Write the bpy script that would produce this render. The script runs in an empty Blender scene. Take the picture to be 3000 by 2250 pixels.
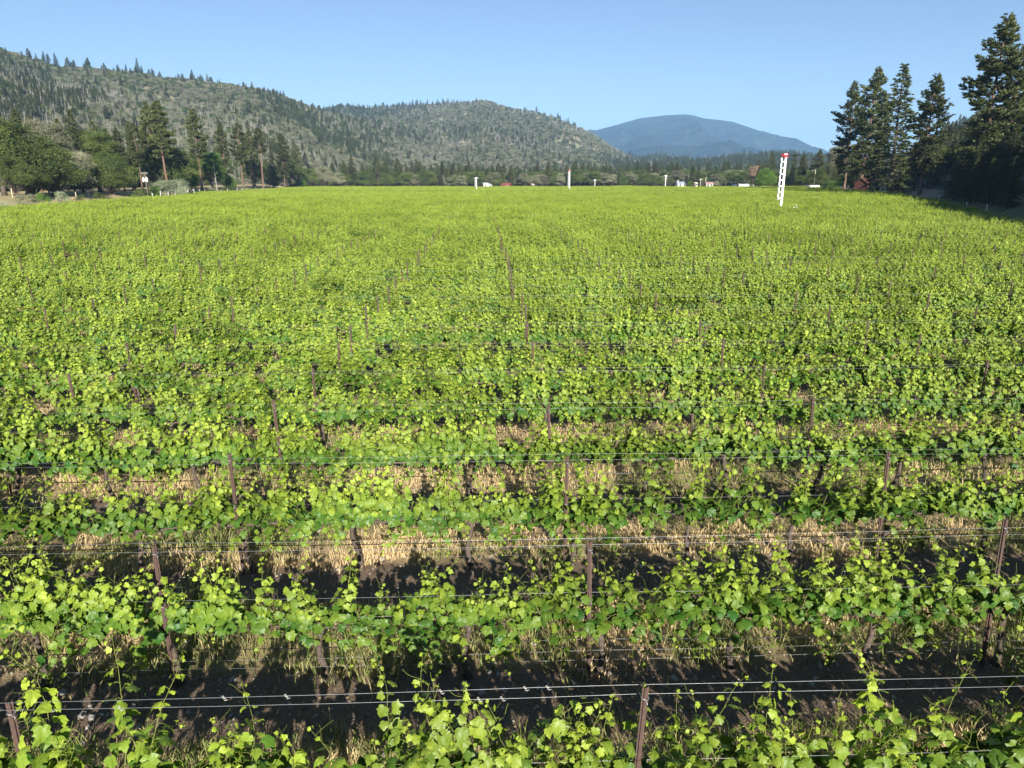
import bpy, math, numpy as np
from mathutils import Vector
R = math.radians
scene = bpy.context.scene
COL = scene.collection
PI = math.pi

# ------------------------------------------------------------------ camera
CAMH, PITCH, YAW, FPX = 5.65, R(16.1), R(2.2), 2080.0
cam_d = bpy.data.cameras.new('camera'); cam = bpy.data.objects.new('camera', cam_d); COL.objects.link(cam)
cam_d.sensor_width = 36; cam_d.lens = FPX / 3000 * 36
cam_d.clip_start = 0.1; cam_d.clip_end = 40000
cam.location = (0, 0, CAMH); cam.rotation_euler = (R(90) - PITCH, 0, -YAW)
scene.camera = cam
S = 3000 / 2212.0          # the coordinates below were read off a 2212 x 1659 view of the site photo

def ray(xd, yd):
    a = (xd * S - 1500) / FPX; b = -(yd * S - 1125) / FPX
    f = math.cos(PITCH) + b * math.sin(PITCH); u = b * math.cos(PITCH) - math.sin(PITCH)
    return (a * math.cos(YAW) + f * math.sin(YAW), f * math.cos(YAW) - a * math.sin(YAW), u)
def on_plane(xd, yd, z):
    d = ray(xd, yd); s = (z - CAMH) / d[2]
    return d[0] * s, d[1] * s
def at(xd, yd, r):         # surveyed point at horizontal range r
    d = ray(xd, yd); s = r / math.hypot(d[0], d[1])
    return d[0] * s, d[1] * s, CAMH + d[2] * s
def project(x, y, z):
    z = z - CAMH
    rx = x * math.cos(YAW) - y * math.sin(YAW); f = x * math.sin(YAW) + y * math.cos(YAW)
    zc = f * math.cos(PITCH) - z * math.sin(PITCH); yc = f * math.sin(PITCH) + z * math.cos(PITCH)
    if zc <= 0.1: return None
    return (1500 + FPX * rx / zc) / S, (1125 - FPX * yc / zc) / S

# ------------------------------------------------------------------ numeric helpers
def vnoise(x, y, seed=0):
    x = np.asarray(x, float); y = np.asarray(y, float)
    xi = np.floor(x).astype(np.int64); yi = np.floor(y).astype(np.int64)
    fx = x - xi; fy = y - yi; fx = fx * fx * (3 - 2 * fx); fy = fy * fy * (3 - 2 * fy)
    def h(a, b):
        n = (a * 374761393 + b * 668265263 + seed * 974634777) & 0xffffffff
        n = ((n ^ (n >> 13)) * 1274126177) & 0xffffffff
        return ((n ^ (n >> 16)) & 0xffff) / 65535.0
    return (h(xi, yi) * (1 - fx) + h(xi + 1, yi) * fx) * (1 - fy) + (h(xi, yi + 1) * (1 - fx) + h(xi + 1, yi + 1) * fx) * fy
def fbm(x, y, seed=0, n=4):
    s = 0; a = 0.5; t = 0
    for i in range(n):
        s = s + a * vnoise(np.asarray(x) * 2 ** i, np.asarray(y) * 2 ** i, seed + i); t += a; a *= 0.5
    return s / t
def sstep(t):
    t = np.clip(t, 0, 1); return t * t * (3 - 2 * t)
def nrm(v):
    return v / np.maximum(np.linalg.norm(v, axis=-1, keepdims=True), 1e-9)

class Geo:
    def __init__(self): self.V = []; self.F = []; self.T = []; self.M = []; self.n = 0
    def add(self, V, F, tone=0.5, mat=0):
        V = np.asarray(V, float).reshape(-1, 3); F = np.asarray(F, np.int64)
        if len(V) == 0 or len(F) == 0: return
        self.V.append(V); self.F.append(F + self.n); self.M.append(np.full(len(F), mat))
        self.T.append(np.broadcast_to(np.asarray(tone, float), (len(V),)).copy()); self.n += len(V)
    def mesh(self, name, mats, smooth=False):
        me = bpy.data.meshes.new(name)
        V = np.concatenate(self.V); me.vertices.add(len(V)); me.vertices.foreach_set('co', V.ravel())
        sizes = np.concatenate([np.full(len(f), f.shape[1]) for f in self.F])
        loops = np.concatenate([f.ravel() for f in self.F])
        me.loops.add(len(loops)); me.loops.foreach_set('vertex_index', loops.astype(np.int32))
        me.polygons.add(len(sizes)); st = np.concatenate([[0], np.cumsum(sizes)[:-1]])
        me.polygons.foreach_set('loop_start', st.astype(np.int32)); me.polygons.foreach_set('loop_total', sizes.astype(np.int32))
        me.polygons.foreach_set('material_index', np.concatenate(self.M).astype(np.int32))
        me.polygons.foreach_set('use_smooth', np.full(len(sizes), bool(smooth)))
        a = me.attributes.new('tone', 'FLOAT', 'POINT'); a.data.foreach_set('value', np.concatenate(self.T).astype(np.float32))
        for m in (mats if isinstance(mats, (list, tuple)) else [mats]): me.materials.append(m)
        me.update(calc_edges=True); me.validate()
        return me
    def obj(self, name, mats, parent=None, smooth=False):
        o = bpy.data.objects.new(name, self.mesh(name, mats, smooth)); COL.objects.link(o)
        if parent: o.parent = parent
        return o
    # shapes
    def box(self, c, s, tone=0.5, mat=0, rz=0):
        v = np.array([(x, y, z) for x in (-.5, .5) for y in (-.5, .5) for z in (-.5, .5)]) * np.array(s)
        if rz: v = v @ np.array([[math.cos(rz), math.sin(rz), 0], [-math.sin(rz), math.cos(rz), 0], [0, 0, 1]])
        self.add(v + np.array(c), [(0, 1, 3, 2), (4, 6, 7, 5), (0, 4, 5, 1), (2, 3, 7, 6), (0, 2, 6, 4), (1, 5, 7, 3)], tone, mat)
    def tube(self, P, r, n=6, tone=0.5, cap=True, mat=0):
        P = np.asarray(P, float); m = len(P); r = np.broadcast_to(np.asarray(r, float), (m,))
        T = nrm(np.gradient(P, axis=0)); ref = np.array([0, 0, 1.]) if abs(T[0][2]) < .9 else np.array([1., 0, 0])
        A = nrm(np.cross(T, ref)); B = np.cross(T, A)
        an = np.arange(n) / n * 2 * PI
        V = (P[:, None] + r[:, None, None] * (A[:, None] * np.cos(an)[None, :, None] + B[:, None] * np.sin(an)[None, :, None])).reshape(-1, 3)
        i = np.arange(m - 1)[:, None] * n; k = np.arange(n)[None, :]; k2 = (k + 1) % n
        F = np.stack([i + k, i + k2, i + n + k2, i + n + k], -1).reshape(-1, 4)
        tt = np.repeat(np.broadcast_to(np.asarray(tone, float), (m,)), n)
        self.add(V, F, tt, mat)
        if cap:
            base = self.n - len(V)
            for c in (0, m - 1):
                f = np.arange(n) + c * n + base
                self.F.append(f[None, :] if c else f[::-1][None, :]); self.M.append(np.full(1, mat))
    def place(self, tpl, F, pos, X, Y, Z, s, tone):      # many copies of a template; axes per copy
        N = len(pos); k = len(tpl)
        s = np.broadcast_to(np.asarray(s, float), (N,))
        V = pos[:, None] + s[:, None, None] * (tpl[None, :, 0:1] * X[:, None] + tpl[None, :, 1:2] * Y[:, None] + tpl[None, :, 2:3] * Z[:, None])
        FF = (np.arange(N)[:, None, None] * k + F[None]).reshape(-1, F.shape[1])
        self.add(V.reshape(-1, 3), FF, np.repeat(np.broadcast_to(np.asarray(tone, float), (N,)), k))

def tag(o, label=None, cat=None, group=None, kind=None):
    if label: o['label'] = label
    if cat: o['category'] = cat
    if group: o['group'] = group
    if kind: o['kind'] = kind
    return o
def empty(name, loc=(0, 0, 0), rz=0, label=None, cat=None, group=None):
    o = bpy.data.objects.new(name, None); COL.objects.link(o); o.location = loc; o.rotation_euler = (0, 0, rz)
    o.empty_display_size = 0.1
    return tag(o, label, cat, group)
def kids(o): return [c for c in bpy.data.objects if c.parent == o]
KIDS = {}
def dup(root, loc, rot=(0, 0, 0), scale=(1, 1, 1), label=None, group=None, skip=()):
    if root.name not in KIDS: KIDS[root.name] = [(c, kids(c)) for c in kids(root)]
    r = root.copy(); COL.objects.link(r); r.location = loc; r.rotation_euler = rot; r.scale = scale
    if label: r['label'] = label
    if group: r['group'] = group
    for c, gs in KIDS[root.name]:
        d = c.copy(); COL.objects.link(d); d.parent = r
        for g in gs:
            e = g.copy(); COL.objects.link(e); e.parent = d
    return r
ONES = 'first second third fourth fifth sixth seventh eighth ninth tenth eleventh twelfth thirteenth fourteenth fifteenth sixteenth seventeenth eighteenth nineteenth'.split()
TENS = {2: 'twenty', 3: 'thirty', 4: 'forty', 5: 'fifty', 6: 'sixty'}
def ordinal(n):
    if n < 20: return ONES[n - 1]
    t, u = divmod(n, 10)
    return TENS[t][:-1] + 'ieth' if u == 0 else TENS[t] + '-' + ONES[u - 1]

# ------------------------------------------------------------------ materials
def mat(name):
    m = bpy.data.materials.new(name); m.use_nodes = True
    nt = m.node_tree; nt.nodes.clear()
    out = nt.nodes.new('ShaderNodeOutputMaterial')
    return m, nt, out
def N(nt, t, **kw):
    n = nt.nodes.new(t)
    for k, v in kw.items():
        if k in n.inputs: n.inputs[k].default_value = v
        else: setattr(n, k, v)
    return n
def mixc(nt, fac, a, b, mode='MIX'):
    n = nt.nodes.new('ShaderNodeMix'); n.data_type = 'RGBA'; n.blend_type = mode
    for sock, v in ((n.inputs[0], fac), (n.inputs[6], a), (n.inputs[7], b)):
        if hasattr(v, 'is_linked'): nt.links.new(v, sock)
        elif isinstance(v, (int, float)): sock.default_value = v
        else: sock.default_value = (*v, 1)
    return n.outputs[2]
def math_(nt, op, a, b=0.0, clamp=False):
    n = nt.nodes.new('ShaderNodeMath'); n.operation = op; n.use_clamp = clamp
    for s, v in zip(n.inputs, (a, b)):
        if hasattr(v, 'is_linked'): nt.links.new(v, s)
        else: s.default_value = v
    return n.outputs[0]
def noise(nt, scale, detail=4, rough=.6, vec=None):
    n = N(nt, 'ShaderNodeTexNoise', Scale=scale, Detail=detail, Roughness=rough)
    if vec is not None: nt.links.new(vec, n.inputs['Vector'])
    return n.outputs['Fac']
def ramp(nt, f, lo, hi):
    n = nt.nodes.new('ShaderNodeMapRange'); n.inputs[1].default_value = lo; n.inputs[2].default_value = hi
    nt.links.new(f, n.inputs[0]); return n.outputs[0]
def objco(nt): return N(nt, 'ShaderNodeTexCoord').outputs['Object']

def foliage_mat(name, c0, c1, transl=0.3, tcol=None, rough=.5, spec=.3, var=.5):
    m, nt, out = mat(name)
    a = N(nt, 'ShaderNodeAttribute', attribute_name='tone')
    c = mixc(nt, a.outputs['Fac'], c0, c1)
    rnd = N(nt, 'ShaderNodeObjectInfo').outputs['Random']
    f = math_(nt, 'MULTIPLY_ADD', rnd, var); nt.nodes[-1].inputs[2].default_value = 1 - var / 2
    c = mixc(nt, 1.0, c, f, 'MULTIPLY')
    p = N(nt, 'ShaderNodeBsdfPrincipled', Roughness=rough); p.inputs['Specular IOR Level'].default_value = spec
    nt.links.new(c, p.inputs['Base Color'])
    t = N(nt, 'ShaderNodeBsdfTranslucent')
    tc = mixc(nt, 1.0, c, tcol or (1.5, 1.4, .6), 'MULTIPLY'); nt.links.new(tc, t.inputs['Color'])
    mx = N(nt, 'ShaderNodeMixShader', Fac=transl)
    nt.links.new(p.outputs[0], mx.inputs[1]); nt.links.new(t.outputs[0], mx.inputs[2]); nt.links.new(mx.outputs[0], out.inputs[0])
    return m
def plain(name, c, rough=.6, metal=0.0, nscale=6.0, amt=.25, bump=0.0, c2=None):
    m, nt, out = mat(name)
    f = noise(nt, nscale, 5, .65, objco(nt))
    c2 = c2 or tuple(x * (1 - amt) for x in c)
    col = mixc(nt, ramp(nt, f, .35, .65), c, c2)
    p = N(nt, 'ShaderNodeBsdfPrincipled', Roughness=rough, Metallic=metal); nt.links.new(col, p.inputs['Base Color'])
    if bump:
        b = N(nt, 'ShaderNodeBump', Strength=bump, Distance=.02); nt.links.new(f, b.inputs['Height']); nt.links.new(b.outputs[0], p.inputs['Normal'])
    nt.links.new(p.outputs[0], out.inputs[0])
    return m

M = {}
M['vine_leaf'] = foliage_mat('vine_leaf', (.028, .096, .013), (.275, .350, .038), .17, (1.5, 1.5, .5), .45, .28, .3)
M['vine_stem'] = foliage_mat('vine_stem', (.20, .20, .06), (.26, .30, .06), .1, None, .5, .3, .3)
M['needles'] = foliage_mat('needles', (.050, .070, .024), (.150, .165, .060), .12, (1.2, 1.2, .6), .55, .25, .5)
M['spruce_needles'] = foliage_mat('spruce_needles', (.016, .034, .026), (.030, .055, .040), .1, (1.1, 1.2, .8), .55, .25, .3)
M['oak_leaf'] = foliage_mat('oak_leaf', (.046, .076, .018), (.145, .185, .048), .2, (1.3, 1.3, .5), .55, .25, .5)
M['bright_leaf'] = foliage_mat('bright_leaf', (.075, .15, .022), (.15, .24, .04), .3, (1.3, 1.3, .5), .5, .3, .4)
M['silver_leaf'] = foliage_mat('silver_leaf', (.20, .25, .13), (.40, .44, .30), .15, (1.1, 1.1, .8), .7, .15, .2)
M['olive_leaf'] = foliage_mat('olive_leaf', (.15, .158, .092), (.28, .275, .18), .15, (1.2, 1.2, .6), .65, .15, .7)
M['dead_leaf'] = foliage_mat('dead_leaf', (.22, .15, .10), (.33, .24, .18), .15, (1.1, 1., .8), .8, .1, .3)
M['weed_leaf'] = foliage_mat('weed_leaf', (.08, .14, .035), (.3, .3, .1), .25, None, .6, .2, .3)
M['grass'] = foliage_mat('grass', (.10, .17, .03), (.68, .52, .29), .25, (1.1, 1.1, .7), .7, .15, 0)
M['litter'] = foliage_mat('litter', (.10, .06, .04), (.42, .32, .19), .1, None, .9, .1, 0)
M['bark'] = plain('bark', (.20, .125, .085), .95, 0, 5, .55, .8)
M['fir_bark'] = plain('fir_bark', (.11, .085, .07), .95, 0, 6, .5, .8)
M['grey_wood'] = plain('grey_wood', (.38, .35, .325), .9, 0, 4, .35, .4)
M['vine_bark'] = plain('vine_bark', (.055, .040, .032), .95, 0, 22, .6, 1.0, (.13, .10, .08))
M['rust'] = plain('rust', (.115, .066, .050), .85, .1, 30, .5, .4, (.07, .046, .040))
M['wire'] = plain('wire', (.45, .45, .46), .45, .7, 8, .3)
M['hose'] = plain('hose', (.012, .012, .014), .26, 0, 9, .2)
M['twine'] = plain('twine', (.48, .46, .42), .8, 0, 40, .2)
M['white_paint'] = plain('white_paint', (.80, .80, .80), .5, 0, 3, .12)
M['red_paint'] = plain('red_paint', (.45, .035, .06), .45, 0, 6, .3)
M['dark_metal'] = plain('dark_metal', (.05, .045, .045), .5, .3, 8, .3)
M['wood_pole'] = plain('wood_pole', (.20, .155, .12), .9, 0, 8, .4, .4)
M['grey_metal'] = plain('grey_metal', (.42, .44, .47), .45, .4, 6, .2)
M['roof_blue'] = plain('roof_blue', (.40, .47, .52), .5, .2, 2, .15)
M['roof_pink'] = plain('roof_pink', (.50, .30, .27), .7, 0, 2, .2)
M['roof_red'] = plain('roof_red', (.24, .06, .042), .7, 0, 1, .25)
M['roof_white'] = plain('roof_white', (.66, .68, .72), .4, .1, .5, .12)
M['wall_white'] = plain('wall_white', (.72, .71, .68), .8, 0, 1, .12)
M['wall_cream'] = plain('wall_cream', (.62, .55, .40), .8, 0, 1, .15)
M['wall_rust'] = plain('wall_rust', (.15, .052, .03), .85, 0, 2, .4)
M['glass'] = plain('glass', (.03, .04, .05), .1, 0, 1, .2)
M['car_paint'] = plain('car_paint', (.012, .013, .018), .25, 0, 1, .2)
M['rubber'] = plain('rubber', (.02, .02, .02), .8, 0, 5, .2)
M['asphalt'] = plain('asphalt', (.055, .055, .06), .9, 0, 3, .25, .3)
M['dirt'] = plain('dirt', (.33, .25, .18), .95, 0, .6, .3, .4)
M['pebble'] = plain('pebble', (.36, .33, .30), .85, 0, 7, .45)
M['flower'] = foliage_mat('flower', (.6, .55, .25), (.7, .66, .4), .2, None, .6, .2, .2)

# ------------------------------------------------------------------ site: vineyard limits and terrain
ROW1, PITCHROW, COLX, POSTGAP = 4.68, 2.44, 1.15, 4.8
EL = sorted([on_plane(x, y, 1.4)[::-1] for x, y in ((0, 446), (150, 435), (300, 426), (450, 415), (605, 406))])
ER = sorted([at(x, y, r)[1::-1] for x, y, r in ((2212, 463, 95), (2100, 441, 130), (2000, 424, 165), (1900, 413, 205), (1800, 407, 260))])
def yfar(x): return FAR_Y - 130 * sstep((np.asarray(x, float) - 40) / 50)
FAR_Y = 440.0
def XL(y):
    y = np.asarray(y, float); ys = [p[0] for p in EL]; xs = [p[1] for p in EL]
    return np.where(y < ys[0], xs[0] + (y - ys[0]) * -.02, np.interp(y, ys, xs) - np.maximum(0, y - ys[-1]) * .2)
def XR(y):
    y = np.asarray(y, float); ys = [p[0] for p in ER]; xs = [p[1] for p in ER]
    sl = (xs[1] - xs[0]) / (ys[1] - ys[0])
    return np.where(y < ys[0], xs[0] + (y - ys[0]) * sl * .8, np.interp(y, ys, xs) + np.maximum(0, y - ys[-1]) * .45)
def gh(x, y):
    x = np.asarray(x, float); y = np.asarray(y, float)
    d = (x - XR(y)) * .9
    amp = 5.6 * (1 - sstep((y - 230) / 160)) + 1.0 * sstep((y - 260) / 160)
    h = amp * sstep((d + 2) / 26) * sstep((y + 120) / 90)
    h = h + 1.25 * sstep((x - 35) / 50) * sstep((y - 60) / 130) * (1 - sstep((y - 420) / 200))
    h = h + 12 * sstep((d - 50) / 160) * sstep((y + 120) / 90) * (1 - sstep((y - 420) / 300))
    h = h + 2.4 * sstep((XL(y) - x - 1) / 12) * sstep((y - 60) / 40)
    return h + .5 * (fbm(x / 40, y / 40, 3) - .5) * sstep((np.maximum(d, XL(y) - x)) / 15)

# ground sheet
def axis(dense, step, far):
    a = list(np.arange(0, dense, step)); s = step
    while a[-1] < far: s *= 1.16; a.append(a[-1] + s)
    a = np.array(a); return np.concatenate([-a[:0:-1], a])
gx = axis(240, 4, 9000); gy = axis(300, 4, 9000)
GX, GY = np.meshgrid(gx, gy)
GZ = gh(GX, GY)
g = Geo(); nx = len(gx)
ii, jj = np.meshgrid(np.arange(nx - 1), np.arange(len(gy) - 1)); b0 = (jj * nx + ii).ravel()
g.add(np.stack([GX, GY, GZ], -1).reshape(-1, 3), np.stack([b0, b0 + 1, b0 + nx + 1, b0 + nx], -1))
gm, nt, out = mat('ground')
co = objco(nt); sep = N(nt, 'ShaderNodeSeparateXYZ'); nt.links.new(co, sep.inputs[0])
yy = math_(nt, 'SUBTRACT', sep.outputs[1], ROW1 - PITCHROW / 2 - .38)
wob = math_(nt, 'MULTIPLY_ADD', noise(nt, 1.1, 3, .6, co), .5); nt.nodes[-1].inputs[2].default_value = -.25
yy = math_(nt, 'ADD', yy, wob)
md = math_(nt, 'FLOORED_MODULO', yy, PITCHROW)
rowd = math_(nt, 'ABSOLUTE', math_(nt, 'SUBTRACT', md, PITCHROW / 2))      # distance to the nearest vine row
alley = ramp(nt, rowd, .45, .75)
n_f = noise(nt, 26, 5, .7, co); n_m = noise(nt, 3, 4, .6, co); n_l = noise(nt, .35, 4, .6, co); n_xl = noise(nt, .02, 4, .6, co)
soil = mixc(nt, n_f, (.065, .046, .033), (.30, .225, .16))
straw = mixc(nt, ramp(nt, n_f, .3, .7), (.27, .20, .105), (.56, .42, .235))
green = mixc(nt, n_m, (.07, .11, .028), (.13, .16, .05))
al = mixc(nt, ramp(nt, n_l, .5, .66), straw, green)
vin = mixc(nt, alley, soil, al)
meadow = mixc(nt, ramp(nt, n_l, .35, .65), (.50, .39, .23), (.36, .31, .15))
meadow = mixc(nt, ramp(nt, n_xl, .56, .70), meadow, (.12, .15, .05))
meadow = mixc(nt, ramp(nt, sep.outputs[0], 20., 60.), meadow, mixc(nt, n_m, (.10, .105, .05), (.20, .17, .10)))  # right bank tinted darker green-brown, its shade partly put into the colour
am = N(nt, 'ShaderNodeAttribute', attribute_name='tone')
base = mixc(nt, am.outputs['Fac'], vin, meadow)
p = N(nt, 'ShaderNodeBsdfPrincipled', Roughness=.95); p.inputs['Specular IOR Level'].default_value = .1
nt.links.new(base, p.inputs['Base Color'])
bp = N(nt, 'ShaderNodeBump', Strength=.8, Distance=.06); nt.links.new(math_(nt, 'ADD', n_f, n_m), bp.inputs['Height']); nt.links.new(bp.outputs[0], p.inputs['Normal'])
nt.links.new(p.outputs[0], out.inputs[0])
inside = (GX > XL(GY) - 2) & (GX < XR(GY) + 1) & (GY > -20) & (GY < yfar(GX) + 2)
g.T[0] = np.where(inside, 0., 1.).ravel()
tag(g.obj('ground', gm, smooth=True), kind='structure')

# ------------------------------------------------------------------ grape leaf and vine prototypes
HALF = [(0, .10), (.13, 0), (.33, .04), (.50, .20), (.43, .36), (.58, .58), (.36, .64), (.27, .78), (.16, .90), (0, 1.05)]
OUT = np.array(HALF + [(-x, y) for x, y in HALF[-2:0:-1]])
def leaf_tpl(rng):
    o = OUT * (1 + rng.uniform(-.08, .08, OUT.shape)); o[0] = (0, .1)
    c = np.array([[0, .40]]); mid = (o + c) / 2
    P = np.concatenate([c, mid, o])
    cup = rng.uniform(.15, .45); fold = rng.uniform(.0, .35)
    z = -cup * (P[:, 0] ** 2 + (P[:, 1] - .4) ** 2) + fold * np.abs(P[:, 0]) - rng.uniform(0, .2) * np.maximum(0, P[:, 1] - .5)
    z[1 + len(o):] += rng.uniform(-.05, .05, len(o))
    n = len(o); F = []
    for k in range(n):
        k2 = (k + 1) % n
        F += [(0, 1 + k, 1 + k2), (1 + k, 1 + n + k, 1 + n + k2), (1 + k, 1 + n + k2, 1 + k2)]
    return np.c_[P - [0, .08], z], np.array(F)
lr = np.random.RandomState(5)
LEAVES = [leaf_tpl(lr) for _ in range(6)]
SUNDIR = np.array([math.sin(R(170.2)) * math.cos(R(23)), math.cos(R(170.2)) * math.cos(R(23)), math.sin(R(23))])

def vine_geo(seed, nsh, Lr, droop, leafn, size):
    rng = np.random.RandomState(seed)
    fol = Geo(); stem = Geo(); wood = Geo()
    # trunk and two cordon arms
    k = np.linspace(0, 1, 9); lean = rng.uniform(-.12, .12)
    P = np.c_[lean * k + .025 * np.sin(k * 7 + seed), .02 * np.sin(k * 5 + seed * 2), .80 * k - .02]
    rr = .038 - .010 * k + .006 * rng.rand(9); rr[0] *= 1.5; rr[-1] *= 1.35
    wood.tube(P, rr, 8)
    for sd in (-1, 1):
        Lc = rng.uniform(.62, .8); q = np.linspace(0, 1, 9)
        P2 = np.c_[P[-1, 0] + sd * Lc * q, P[-1, 1] + .025 * np.sin(q * 6 + sd), P[-1, 2] - .03 + .05 * np.sin(q * PI * .6) + .015 * np.sin(q * 17 + seed)]
        wood.tube(P2, .024 - .012 * q + .004 * rng.rand(9), 6)
    pos = []; nor = []; tip = []; siz = []; ton = []
    for i in range(nsh):
        bx = -.8 + 1.6 * (i + rng.rand()) / nsh
        p = np.array([bx, rng.normal(0, .02), .82 + rng.uniform(-.03, .03)])
        hang = rng.rand() < droop; L = rng.uniform(*Lr) * (.75 if hang else 1)
        sd = rng.choice([-1, 1])
        d = np.array([rng.normal(0, .35), sd * rng.uniform(.5, 1.1) if hang else rng.normal(0, .28), rng.uniform(.1, .7) if hang else 1.])
        d = d / np.linalg.norm(d); nst = max(6, int(L / .055)); path = [p.copy()]
        curl = rng.normal(0, .10, 3)
        for s in range(nst):
            t = s / nst
            d = d + curl * .5 + rng.normal(0, .07, 3) + np.array([0, 0, -.20 if hang else .03 - .09 * max(0, t - .6) * (L > .8)])
            d /= np.linalg.norm(d); p = p + d * (L / nst); path.append(p.copy())
        path = np.array(path); q = np.linspace(0, 1, len(path))
        stem.tube(path, .0042 * (1 - .75 * q), 4, tone=np.clip(q * 1.2, 0, 1), cap=False)
        if not hang and rng.rand() < .8:      # tendrils and shoot tip
            for e in range(2):
                b = path[-2 - e * 2]; h = rng.normal(0, 1, 3); h[2] = abs(h[2]); h /= np.linalg.norm(h); s = np.linspace(0, 1, 6)[:, None]
                stem.tube(b + h * s * .14 + np.array([0, 0, .05]) * s * s + np.c_[np.sin(s * 5), np.cos(s * 5), 0 * s] * .012, .0013, 3, tone=1., cap=False)
        ph = rng.rand() * 6
        for j in range(1, len(path)):
            t = j / (len(path) - 1)
            for rep in range(1 + (rng.rand() < leafn * (1 - t))):
                a = ph + j * PI + rng.normal(0, .7) + rep * 1.5
                o = np.array([math.cos(a) * .75, math.sin(a), rng.uniform(-.1, .45)])
                if rep: o = o * 1.8
                s = size * (1 - .80 * t ** 2.2) * rng.uniform(.65, 1.2)
                pe = path[j] + o * (.085 * (1 - .6 * t))
                if t < .97 and rng.rand() < .7:
                    stem.tube([path[j], (path[j] + pe) / 2 + [0, 0, .012], pe], .0017, 3, tone=.7, cap=False)
                up = rng.uniform(.1, .9)
                n = np.array([o[0] * .45, o[1] * .6, up]) + SUNDIR * .35 + rng.normal(0, .30, 3)
                tp = o * .5 + np.array([0, 0, -.75 + .6 * t]) + rng.normal(0, .3, 3)
                pos.append(pe); nor.append(n); tip.append(tp); siz.append(s)
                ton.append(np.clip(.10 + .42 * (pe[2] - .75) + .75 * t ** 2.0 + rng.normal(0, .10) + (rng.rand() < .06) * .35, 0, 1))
        # furled tip leaves
        for e in range(3):
            o = rng.normal(0, 1, 3); pos.append(path[-1] + o * .012); nor.append(o); tip.append(d + o * .6); siz.append(.03 * rng.uniform(.6, 1.2)); ton.append(1.)
    pos = np.array(pos); nor = nrm(np.array(nor)); tip = np.array(tip); siz = np.array(siz); ton = np.array(ton)
    Y = nrm(tip - nor * (tip * nor).sum(1, keepdims=True)); X = np.cross(Y, nor)
    w = rng.randint(0, len(LEAVES), len(pos))
    for k in range(len(LEAVES)):
        m = w == k
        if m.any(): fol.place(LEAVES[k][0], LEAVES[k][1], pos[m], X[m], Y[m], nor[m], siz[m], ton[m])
    return fol, stem, wood
VINES = []
def vine_proto(seed, *a):
    f, s, w = vine_geo(seed, *a)
    r = empty('grapevine', (0, 0, 0)); tag(r, 'grapevine', 'grapevine')
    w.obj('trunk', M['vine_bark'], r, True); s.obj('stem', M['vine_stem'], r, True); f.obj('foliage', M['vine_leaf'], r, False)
    return r
SPARSE = [(100 + i, 23 + i % 4, (.42, .98), .42, 1.6, .124) for i in range(6)]
DENSE = [(200 + i, 32 + i % 5, (.58, 1.12), .42, 1.75, .120) for i in range(8)]
TALL = [(300 + i, 25 + i % 3, (.5, 1.2), .36, 1.0, .138) for i in range(4)]
PROTO = [vine_proto(*a) for a in SPARSE] + [vine_proto(*a) for a in DENSE] + [vine_proto(*a) for a in TALL]
KF = [[c for c in kids(r) if c.name.startswith('foliage')][0] for r in PROTO]
KT = [[c for c in kids(r) if c.name.startswith('trunk')][0] for r in PROTO]
KS = [[c for c in kids(r) if c.name.startswith('stem')][0] for r in PROTO]

rng = np.random.RandomState(11)
def frame_x(y, z):             # x range of a row at height z that lies inside the photo
    xs = np.linspace(-1.2 * y - 6, 1.3 * y + 8, 800)
    ok = [x for x in xs if (lambda q: q and -12 < q[0] < 2224 and q[1] < 1720)(project(x, y, z))]
    return min(ok), max(ok)
far_pts = []                     # (x, y, variant, near flag) of the vines that are not individuals
NVINE = 300; used = [False] * len(PROTO); total = 0
LOOK = ['sparse grapevine with tall loose shoots', 'leafy grapevine with drooping side shoots', 'open grapevine with bright young tips',
        'low spreading grapevine', 'loose grapevine with arching shoots', 'ragged grapevine with bare gaps',
        'dense bushy grapevine', 'full leafy grapevine', 'thick green grapevine', 'dense grapevine with drooping leaves',
        'bushy grapevine with bright tips', 'full grapevine with upright shoots', 'thick bushy grapevine', 'dense leafy grapevine',
        'tall grapevine with wire-high shoots', 'big leaved grapevine with tendrils', 'full grapevine with long pale shoots', 'tall leafy grapevine with bright tips']
k = 0; row_y = []
y = ROW1 - 3 * PITCHROW; rows = []
while y < FAR_Y:
    rows.append(y); y += PITCHROW
LAST_ROW = 0
GAPS = [(271.0, 279.0)]
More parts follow.
